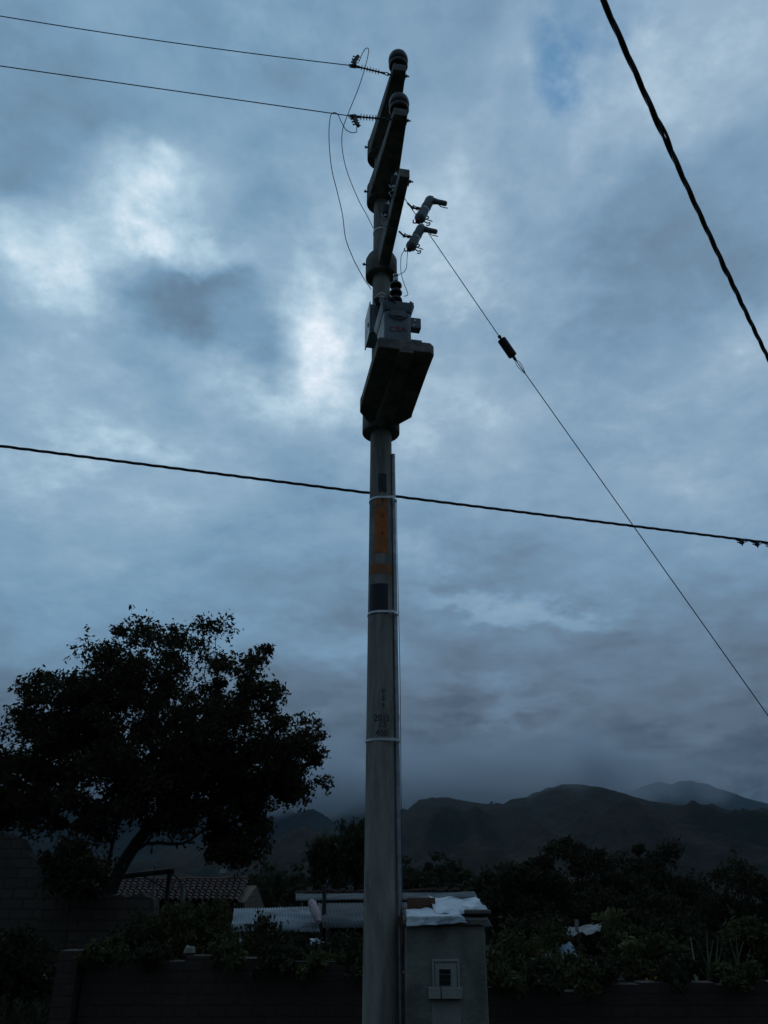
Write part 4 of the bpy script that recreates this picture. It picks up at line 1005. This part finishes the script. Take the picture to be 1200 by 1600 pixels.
# thick service cable at upper right
uv = [(945, 0), (975, 73), (1010, 157), (1045, 238), (1085, 315), (1120, 388), (1155, 463), (1200, 562)]
c0 = P(945, 0, Y=2.75); c1 = P(1200, 562, Y=5.75); hd2 = Vector((c1.x-c0.x, c1.y-c0.y, 0)).normalized()
ss = []; zz2 = []
for u, v in uv:
    q = on_plane(c0, hd2, u, v); ss.append((q-c0).dot(hd2)); zz2.append(q.z)
co2 = np.polyfit(ss, zz2, 2)
fn2 = lambda s: Vector((c0.x+hd2.x*s, c0.y+hd2.y*s, float(np.polyval(co2, s))))
print('service cable fit', co2, c0, c1)
mess = lambda l, s: 1.5*max(0, mnoise.noise(Vector((l*1.3, s*7, 4))))**1.5
g = twisted(poly_path(fn2, -2.5, 9, .025), .0098, .0088, .75, mess=mess)
tag(g.build('service_cable', rubber, loc=fn2(0)), 'thick black twisted service cable slanting down at the upper right', 'cable')

# ------------------------------------------------------------------ transformer
TL = Vector((PX, PY, Z(4.92)+.002)); Rm = Matrix.Rotation(ROT, 3, 'Z')
tf = P(623, 533, Y=6.33); tloc = Vector((tf.x, 6.33, 0))+Rm @ Vector((0, .24, 0)); tloc.z = Z(4.92)+.003
root = empty('transformer', tloc, ROT, 'grey pole transformer with red lettering standing on the concrete platform', 'transformer')
def rrect(wx_, dy_, r, n=6):
    o = []
    for cx_, cy_, a0 in ((wx_/2-r, dy_/2-r, 0), (-wx_/2+r, dy_/2-r, 90), (-wx_/2+r, -dy_/2+r, 180), (wx_/2-r, -dy_/2+r, 270)):
        for k in range(n+1): an = R(a0+90*k/n); o.append((cx_+r*math.cos(an), cy_+r*math.sin(an)))
    return o
H = .535; W_ = .285
g = G(); g.prism(rrect(W_, .44, .05), .02, H); g.prism(rrect(W_-.03, .40, .04), 0, .02)
g.build('tank', paintgrey, root, angle=35)
g = G(); pl = rrect(W_+.01, .46, .05); ph = rrect(W_+.06, .51, .05)
n = len(pl); vs = [(x, y, H-.075) for x, y in pl]+[(x, y, H+.005) for x, y in ph]+[(x, y, H+.025) for x, y in ph]
g.add(vs, [(i, (i+1) % n, n+(i+1) % n, n+i) for i in range(n)]+[(n+i, n+(i+1) % n, 2*n+(i+1) % n, 2*n+i) for i in range(n)]+[tuple(range(2*n, 3*n)), tuple(range(n-1, -1, -1))]); g.build('lid', paintgrey, root, angle=35, bevel=.003)
g = G(); ring = [(.095*math.cos(a_), -.235, H-.11+.07*math.sin(a_)) for a_ in np.linspace(math.pi, 2*math.pi, 14)]; g.tube(ring, .008, 6); g.box((0, -.228, H-.11), (.16, .012, .07)); g.build('nameplate_frame', paintgrey, root)
for zc, hh, wd in ((.385, .130, .115), (.125, .09, .12)):
    g = G(); g.box((W_/2+wd/2-.004, -.12, zc), (wd, .09, hh)); o = g.build('side_bracket', paintgrey, root, bevel=.006)
    for q in ((-.01, hh*.22), (-.025, -hh*.25)) if hh > .1 else ((0, 0),):
        g = G(); g.lathe([(.009, 0), (.009, .004)], 8, (W_/2+wd/2+q[0], -.165, zc+q[1]), (0, -1, 0)); g.build('bolt_head', strapm, o)
v, f = text_mesh('CEA', .085)
g = G(); ang = R(9); g.add([(x*1.15*math.cos(ang)-y*math.sin(ang)-.0, -.2235, .20+x*math.sin(ang)+y) for x, y, _ in v], f); g.build('red_lettering', redp, root, angle=180)
g = G(); bxp = (0.0, -.12, H+.025)
pr = [(.05, 0), (.05, .03), (.030, .05)]
for z, r in ((.10, .068), (.20, .068), (.30, .066)): pr += [(.032, z), (r*.8, z+.004), (r, z+.020), (r*.92, z+.040), (.036, z+.058)]
pr += [(.028, .375), (.022, .39), (.022, .42), (.008, .422), (.008, .46)]
g.lathe(pr, 28, bxp); bush_o = g.build('bushing', ceram, root, angle=60)
g = G(); g.lathe([(.026, .385), (.026, .43), (.010, .435), (.010, .48)], 12, bxp); g.box((0, -.12, H+.025+.47), (.05, .03, .02)); g.build('terminal_cap', galv, bush_o)
for k, x in enumerate((-.10, .10)):
    g = G(); g.lathe([(.028, 0), (.034, .015), (.026, .03), (.030, .045), (.014, .06), (.010, .10)], 12, (x, .12, H+.025)); g.build('low_voltage_bushing', ceram, root)
g = G(); g.tube([(-.14, -.20, H+.02), (-.15, -.21, H+.06), (-.12, -.21, H+.075)], .010, 8); g.build('lifting_lug', paintgrey, root); g = G(); g.tube([(.14, -.20, H+.02), (.16, -.21, H+.055), (.13, -.21, H+.075)], .012, 8); g.build('lifting_lug', paintgrey, root)
# low-voltage lead bundle looping from lid to cabinet
g = G()
for k in range(9):
    o = Vector((random.uniform(-.02, .02), random.uniform(-.03, .03), random.uniform(-.025, .025)))
    a = tloc+Rm @ Vector((.13, -.14, H+.06)); b = tloc+Rm @ Vector((0, -.22, H+.035-.006*k)); c = tloc+Rm @ Vector((-.12, -.21, H+.07+.012*k)); d = P(598-1.5*k, 459+k*.8, Y=6.9); e = P(588+k*.7, 468+k, Y=7.0); f_ = P(590+k, 480, Y=7.15)
    g.tube(spline([a+o*.5, b+o*.5, c+o, d+o, e+o, f_+o*.5], 6), .006, 6)
tag(g.build('cable_bundle', rubber), 'bundle of black leads looping over the transformer lid to the grey cabinet', 'cables')
# distribution cabinet on the pole
cA = P(578, 518, Y=7.12); root = empty('distribution_cabinet', (cA.x+.0, 7.12, cA.z), ROT, 'grey metal cabinet fixed to the pole behind the transformer', 'cabinet')
g = G(); g.box((.16, .15, .20), (.32, .30, .40)); g.build('body', boxpaint, root, bevel=.006)
g = G(); g.box((-.004, .14, .19), (.012, .33, .45)); g.build('side_door', boxpaint, root, bevel=.003)
g = G(); g.box((.16, -.006, .205), (.29, .010, .36)); g.tube([(.02, -.010, .35), (.19, -.010, .24), (.26, -.010, .06)], .002, 4); g.build('front_panel', paintgrey, root, bevel=.003)
g = G(); g.box((-.014, .05, .13), (.012, .02, .05)); g.build('latch', steel, root)

# ------------------------------------------------------------------ fuse cutouts on the narrow arm
def cutout(loc):
    root = empty('fuse_cutout', loc, R(8), '', 'cutout', 'fuse cutouts on the narrow arm')
    ax = Vector((.38, .0, .92)).normalized(); o = Vector((0, 0, 0))-ax*.19
    g = G(); g.lathe([(.026, -.01), (.040, .0), (.060, .02), (.063, .05), (.055, .09), (.057, .13), (.054, .165)], 24, o, ax); g.lathe([(.054, .205), (.056, .24), (.052, .275), (.054, .31), (.055, .345), (.046, .375), (.020, .39)], 24, o, ax); g.build('insulator_body', poly, root, angle=50)
    g = G(); g.lathe([(.050, .163), (.050, .207)], 20, o, ax); g.build('mounting_band', galv, root)
    top = o+ax*.35; d = Vector((.93, -.15, -.30)).normalized()
    g = G(); g.lathe([(.038, 0), (.036, .06), (.030, .08), (.030, .175), (.026, .19), (.018, .197)], 16, top, d); g.build('fuse_tube', poly, root, angle=50)
    g = G(); h = top+d*.10
    g.tube(spline([h+Vector((0, 0, -.03)), h+Vector((.02, -.01, -.075)), h+Vector((.06, -.01, -.085)), h+Vector((.10, -.01, -.09))], 5), .006, 6)
    g.build('pull_ring', steel, root); g = G(); g.tube([top+Vector((.02, 0, .03)), top+Vector((.035, 0, .065))], .009, 6); g.build('top_stud', steel, root)
    g = G(); b = o
    g.tube(spline([b+ax*.01+Vector((.03, 0, 0)), b+Vector((.085, -.01, .02)), b+Vector((.11, -.01, .045)), b+Vector((.09, -.01, .065)), b+Vector((.075, -.01, .045))], 5), .007, 6)
    g.tube(spline([b+Vector((.05, 0, 0)), b+Vector((.09, -.01, -.04)), b+Vector((.12, -.01, -.03)), b+Vector((.115, -.01, -.065)), b+Vector((.08, -.01, -.075))], 5), .007, 6)
    g.tube(spline([b+Vector((.06, 0, .03)), b+Vector((.13, -.01, .0)), b+Vector((.15, -.01, -.01))], 4), .006, 6)
    g.build('lower_hook', steel, root)
    g = G(); g.lathe([(.030, -.03), (.032, 0), (.024, .01)], 12, b, ax); g.tube(spline([b-ax*.02, b-ax*.05+Vector((-.01, 0, 0)), b-ax*.06+Vector((-.04, 0, .01)), b-ax*.03+Vector((-.05, 0, .02))], 4), .008, 6); g.build('lower_contact', M('copper_contact', (.20, .07, .055), (.12, .05, .04), 20, .5, .4), root)
    br = o+ax*.185; g = G()
    g.tube([br, br+Vector((-.06, 0, .015)), br+Vector((-.10, 0, .0)), br+Vector((-.15, .01, .03)), br+Vector((-.19, .02, .09))], .011, 8)
    for q in (br+Vector((-.085, 0, .005)), br+Vector((-.135, .01, .02))): g.lathe([(.020, -.012), (.020, .012)], 6, q, (1, 0, .3))
    g.tube([br+Vector((-.02, 0, -.03)), br+Vector((-.13, .01, .06))], .005, 6)
    g.build('bracket', steel, root)
    return root
k1 = cutout(P(664, 327, Y=6.42)); k1['label'] = 'upper grey fuse cutout hanging beside the tip of the narrow arm'
k2 = k1.copy(); COL.objects.link(k2); k2.location = P(650, 371, Y=6.78); k2['label'] = 'lower grey fuse cutout, nearer the pole, on the narrow arm'
for ch in list(k1.children):
    d = ch.copy(); COL.objects.link(d); d.parent = k2
# surge arresters on the other side of the arm
def arrester(loc):
    root = empty('surge_arrester', loc, ROT, '', 'arrester', 'surge arresters beside the narrow arm')
    g = G(); pr = [(.02, -.015)]+shed_profile(.022, .046, .13, 5)+[(.02, .145)]; g.lathe(pr, 20, (0, 0, 0), (.15, -.1, 1)); g.build('finned_body', poly, root, angle=50)
    g = G(); g.lathe([(.018, 0), (.018, .03), (.007, .032), (.007, .06)], 10, (.02, -.015, .142), (.15, -.1, 1)); g.lathe([(.024, 0), (.024, .03), (.010, .032), (.010, .07)], 10, (0, 0, -.012), (-.1, .1, -1)); g.build('terminals', galv, root)
    g = G(); g.box((.05, 0, -.03), (.14, .035, .008)); g.tube(spline([(-.01, 0, -.08), (-.05, 0, -.12), (-.02, 0, -.18), (.04, 0, -.2)], 5), .005, 6); g.tube([(-.05, .0, .0), (-.03, .0, -.04), (.0, 0, -.03)], .008, 6); g.build('bracket', galv, root)
    return root
s1 = arrester(P(615, 290, Y=6.50)); s1['label'] = 'upper small finned surge arrester left of the narrow arm tip'
s2_ = s1.copy(); COL.objects.link(s2_); s2_.location = P(603, 335, Y=6.85); s2_['label'] = 'lower small finned surge arrester left of the narrow arm, in front of the pole'
for ch in list(s1.children):
    d = ch.copy(); COL.objects.link(d); d.parent = s2_
# drop leads
g = G(); g.tube(pw([(631, 392, 6.85), (627, 400, 6.8), (626, 415, 6.75), (627, 428, 6.7), (631, 442, 6.65), (636, 455, 6.6), (637, 461, 6.6), (631, 463, 6.6)]), .004, 6)
tag(g.build('drop_lead', alu), 'thin lead curving down from the lower cutout past the bushing', 'wire', 'leads from the cutouts to the bushing')
g = G(); g.tube(pw([(637, 392, 6.85), (636, 405, 6.8), (635, 418, 6.75), (631, 425, 6.7), (625, 428, 6.65), (621, 431, 6.6)]), .004, 6)
tag(g.build('drop_lead', alu), 'short lead from the lower cutout to the bushing cap', 'wire', 'leads from the cutouts to the bushing')

# ------------------------------------------------------------------ meter pillar
MY = 7.3; mz = P(700, 1446, Y=MY).z
mx0, mx1 = P(633.5, 1520, Y=MY).x, P(760.5, 1520, Y=MY).x; mw = mx1-mx0
root = empty('meter_pillar', ((mx0+mx1)/2, MY, 0), 0, 'plastered masonry pillar with a small electricity meter box, beside the pole foot', 'pillar'); L = inv(root)
g = G(); g.box((0, .20, mz/2-.05), (mw, .40, mz+.1)); g.build('body', plaster, root, bevel=.012)
g = G(); n = 14; vs = []
for j in range(6):
    for i in range(n+1):
        x = -mw/2-.015+(mw+.045)*i/n; y = -.03+.46*j/5; z = mz+.045+.10*(j/5)+.012*mnoise.noise(Vector((x*9, y*9, 1))); vs.append((x, y, z))
for j in range(6):
    for i in range(n+1):
        x = -mw/2-.015+(mw+.045)*i/n; y = -.03+.46*j/5; vs.append((x, y, mz+.004+.01*mnoise.noise(Vector((x*9, y*5, 7)))))
m = n+1; o = 6*m
fs = [(j*m+i, j*m+i+1, (j+1)*m+i+1, (j+1)*m+i) for j in range(5) for i in range(n)]+[(o+j*m+i, o+(j+1)*m+i, o+(j+1)*m+i+1, o+j*m+i+1) for j in range(5) for i in range(n)]
fs += [(i, o+i, o+i+1, i+1) for i in range(n)]+[(5*m+i, 5*m+i+1, o+5*m+i+1, o+5*m+i) for i in range(n)]+[(j*m, (j+1)*m, o+(j+1)*m, o+j*m) for j in range(5)]+[(j*m+n, o+j*m+n, o+(j+1)*m+n, (j+1)*m+n) for j in range(5)]
g.add(vs, fs); g.build('cap', cap_m, root, angle=60)
# meter box: door frame, door, viewing slots, lower cover
bx0, bx1 = P(675, 1520, Y=MY).x, P(718, 1520, Y=MY).x; bz1, bz0 = P(690, 1499, Y=MY-.04).z, P(690, 1543, Y=MY-.04).z
xc = (bx0+bx1)/2; w_ = bx1-bx0
g = G(); t_ = .018
g.box(L((xc, MY-.012, bz1-t_/2)), (w_, .03, t_)); g.box(L((bx0+t_/2, MY-.012, (bz0+bz1)/2-t_/2)), (t_, .03, bz1-bz0-t_)); g.box(L((bx1-t_/2, MY-.012, (bz0+bz1)/2-t_/2)), (t_, .03, bz1-bz0-t_)); fr = g.build('meter_box_frame', meterm, root, bevel=.002)
g = G(); g.box(L((xc, MY-.007, (bz0+bz1)/2-t_/2)), (w_-2*t_-.008, .02, bz1-bz0-t_-.006)); dr = g.build('meter_door', meterm, fr, bevel=.002)
for v in (1518, 1527, 1535.5):
    z = P(695, v, Y=MY-.02).z; a, b = P(686.5, v, Y=MY-.02).x, P(704, v, Y=MY-.02).x; g = G(); g.box(L(((a+b)/2, MY-.020, z)), (b-a, .012, .032)); o = g.build('viewing_slot', slotm, fr)
for (u0, u1) in ((669.5, 688.5), (690, 722.5)):
    a, b = P(u0, 1550, Y=MY-.06).x, P(u1, 1550, Y=MY-.06).x; z1, z0 = P(690, 1543, Y=MY-.06).z, P(690, 1561, Y=MY-.06).z
    g = G(); g.box(L(((a+b)/2, MY-.030, (z0+z1)/2)), (b-a, .07, z1-z0)); g.build('lower_cover', meterm, fr, bevel=.004)
a, b = P(675, 1580, Y=MY).x, P(720, 1580, Y=MY).x; g = G(); g.box(L(((a+b)/2, MY-.003, (z0-.01)/2)), (b-a, .012, z0-.01)); g.build('plaster_strip', patch, root, bevel=.003)
# brick and sacks on the cap
g = G(); a = P(655, 1417, Y=MY+.22); tp = mz+.105
g.box((a.x+.02, MY+.30, tp+.052), (.235, .13, .095), R(2)); tag(g.build('clay_brick', brickred, bevel=.006), 'reddish clay brick on the left of the pillar top', 'brick')
def drape(name, label, uvY, mat, seed, n=22, front=.0, fold=None, amp=.012):
    A, B, C, D = [P(*q[:2], Y=q[2]) for q in uvY]; vs = []
    for j in range(n+1):
        for i in range(n+1):
            a, b = i/n, j/n; p = A.lerp(B, a).lerp(D.lerp(C, a), b)
            q = Vector((a*3.2, b*3.2, seed)); d = amp*(mnoise.noise(q)*.9+.3*mnoise.noise(q*2.5)+.12*mnoise.noise(q*6))
            p = p+Vector((.014*mnoise.noise(Vector((b*5, seed, 1)))*(2*a-1), -.3*d, d+.012*mnoise.noise(Vector((a*5, seed, 5)))))
            if fold: p = p+fold(a, b)
            vs.append(p)
    g = G(); m = n+1; g.add(vs, [(j*m+i, j*m+i+1, (j+1)*m+i+1, (j+1)*m+i) for j in range(n) for i in range(n)])
    o = g.build(name, mat, angle=180); solid(o, .003); return tag(o, label, 'sack', 'white sacks over the pillar top')
vs = []; n = 26; xl0, xl1 = P(635, 1440, Y=7.25).x, P(716, 1440, Y=7.25).x
for j in range(n+1):
    b = j/n
    for i in range(n+1):
        a = i/n; x = xl0+(xl1-xl0+.07*b)*a+.010*mnoise.noise(Vector((b*5, 2, 1)))
        if b < .62: y = 7.50+.03*mnoise.noise(Vector((a*4, 1, 1)))*(1-b)-(7.50-7.252)*(b/.62); zz_ = mz+.045+.10*max(0, y-7.27)/.46+.016
        else: f = (b-.62)/.38; y = 7.252-.010*f; zz_ = mz+.061-(.068-.028*a+.012*mnoise.noise(Vector((a*5, 3, 1))))*f
        q = Vector((a*3.5, b*3, 4)); dd = .022*abs(mnoise.noise(q))+.006*abs(mnoise.noise(q*2.7)); vs.append((x, y-dd*(1 if b > .5 else 0), zz_+dd*(0 if b > .75 else 1)))
g = G(); m = n+1; g.add(vs, [(j*m+i, j*m+i+1, (j+1)*m+i+1, (j+1)*m+i) for j in range(n) for i in range(n)])
o = g.build('plastic_sack', sheetm, angle=180); solid(o, .003); tag(o, 'lower white woven sack draped over the front edge of the pillar top', 'sack', 'white sacks over the pillar top')
drape('plastic_sack', 'upper white woven sack spread over the back and right of the pillar top', [(669, 1400, 7.72), (744, 1402, 7.70), (763, 1422, 7.36), (681, 1429, 7.34)], sheetm, 9, amp=.018, fold=lambda a, b: Vector((0, 0, -.012*math.sin(a*math.pi))))
g = G(); a = P(742, 1437, Y=7.3); g.box((a.x+.035, MY+.16, mz+.098), (.22, .30, .036), R(-3)); tag(g.build('broken_slab', cap_m, bevel=.012), 'grey broken slab under the right side of the upper sack', 'slab')
g = G(); g.box((PX+.185, PY-.10, mz+.03), (.05, .09, .07), R(12)); g.tube([(PX+.19, PY-.13, mz), (PX+.19, PY-.12, mz-.16)], .016, 8); tag(g.build('side_conduit', brickred, bevel=.0), 'reddish brown pipe stub between the pole and the pillar', 'pipe')

# ------------------------------------------------------------------ air: haze and low cloud
def volume_box(name, lo, hi, build):
    g = G(); g.box(((lo[0]+hi[0])/2, (lo[1]+hi[1])/2, (lo[2]+hi[2])/2), (hi[0]-lo[0], hi[1]-lo[1], hi[2]-lo[2]))
    m = bpy.data.materials.new(name); m.use_nodes = True; T = NT(m.node_tree); T.n.remove(T.n['Principled BSDF'])
    pv = T.new('ShaderNodeVolumePrincipled'); T.l.new(pv.outputs[0], T.n['Material Output'].inputs['Volume'])
    pv.inputs['Anisotropy'].default_value = .2
    build(T, pv); o = g.build(name, m); o['kind'] = 'stuff'; return o
def hz(T, pv): pv.inputs['Density'].default_value = .000038; pv.inputs['Color'].default_value = (.55, .76, 1, 1)
volume_box('haze', (-9000, -60, -12), (9000, 9600, 900), hz)
def mist(name, lo, hi, dens, z0, z1, nscale, th, xf, seed):
    def f(T, pv):
        pv.inputs['Color'].default_value = (.93, .96, 1, 1)
        tc = T.new('ShaderNodeNewGeometry').outputs['Position']; sp = T.new('ShaderNodeSeparateXYZ'); T.put(sp.inputs[0], tc)
        mp = T.new('ShaderNodeMapping'); T.put(mp.inputs[0], tc); mp.inputs['Location'].default_value = (seed*100, 0, 0)
        n = T.noise(mp.outputs[0], nscale, 4, .6).outputs[0]
        hz_ = T.math('MULTIPLY_ADD', T.math('SUBTRACT', n, .5), (z1-z0)*2.2, sp.outputs[2])
        d = T.rng(hz_, z0, z1, 0, 1, True)
        d = T.math('MULTIPLY', d, T.rng(n, th, th+.2, 0, 1, True)) if th > 0 else d
        d = T.math('MULTIPLY', d, T.rng(sp.outputs[0], lo[0], lo[0]+xf, 0, 1, True)); d = T.math('MULTIPLY', d, T.rng(sp.outputs[0], hi[0]-xf, hi[0], 1, 0, True))
        d = T.math('MULTIPLY', d, T.rng(T.math('MULTIPLY_ADD', T.math('SUBTRACT', n, .5), (hi[2]-z1)*1.4, sp.outputs[2]), z1+(hi[2]-z1)*.10, z1+(hi[2]-z1)*.62, 1, 0, True))
        d = T.math('MULTIPLY', d, T.rng(sp.outputs[2], hi[2]-20, hi[2], 1, 0, True))
        T.put(pv.inputs['Density'], T.math('MULTIPLY', d, dens))
    o = volume_box(name, lo, hi, f); o.data.materials[0].cycles.volume_step_rate = 1.0
    return o
mist('low_cloud', (-4200, 2500, 190), (900, 2900, 620), .012, 210, 292, .0045, 0, 250, 1)
mist('low_cloud', (40, 1480, 120), (400, 1560, 300), .014, 172, 222, .012, 0, 110, 2)
mist('low_cloud', (350, 2450, 180), (1900, 2650, 480), .0045, 250, 380, .006, .38, 250, 3)
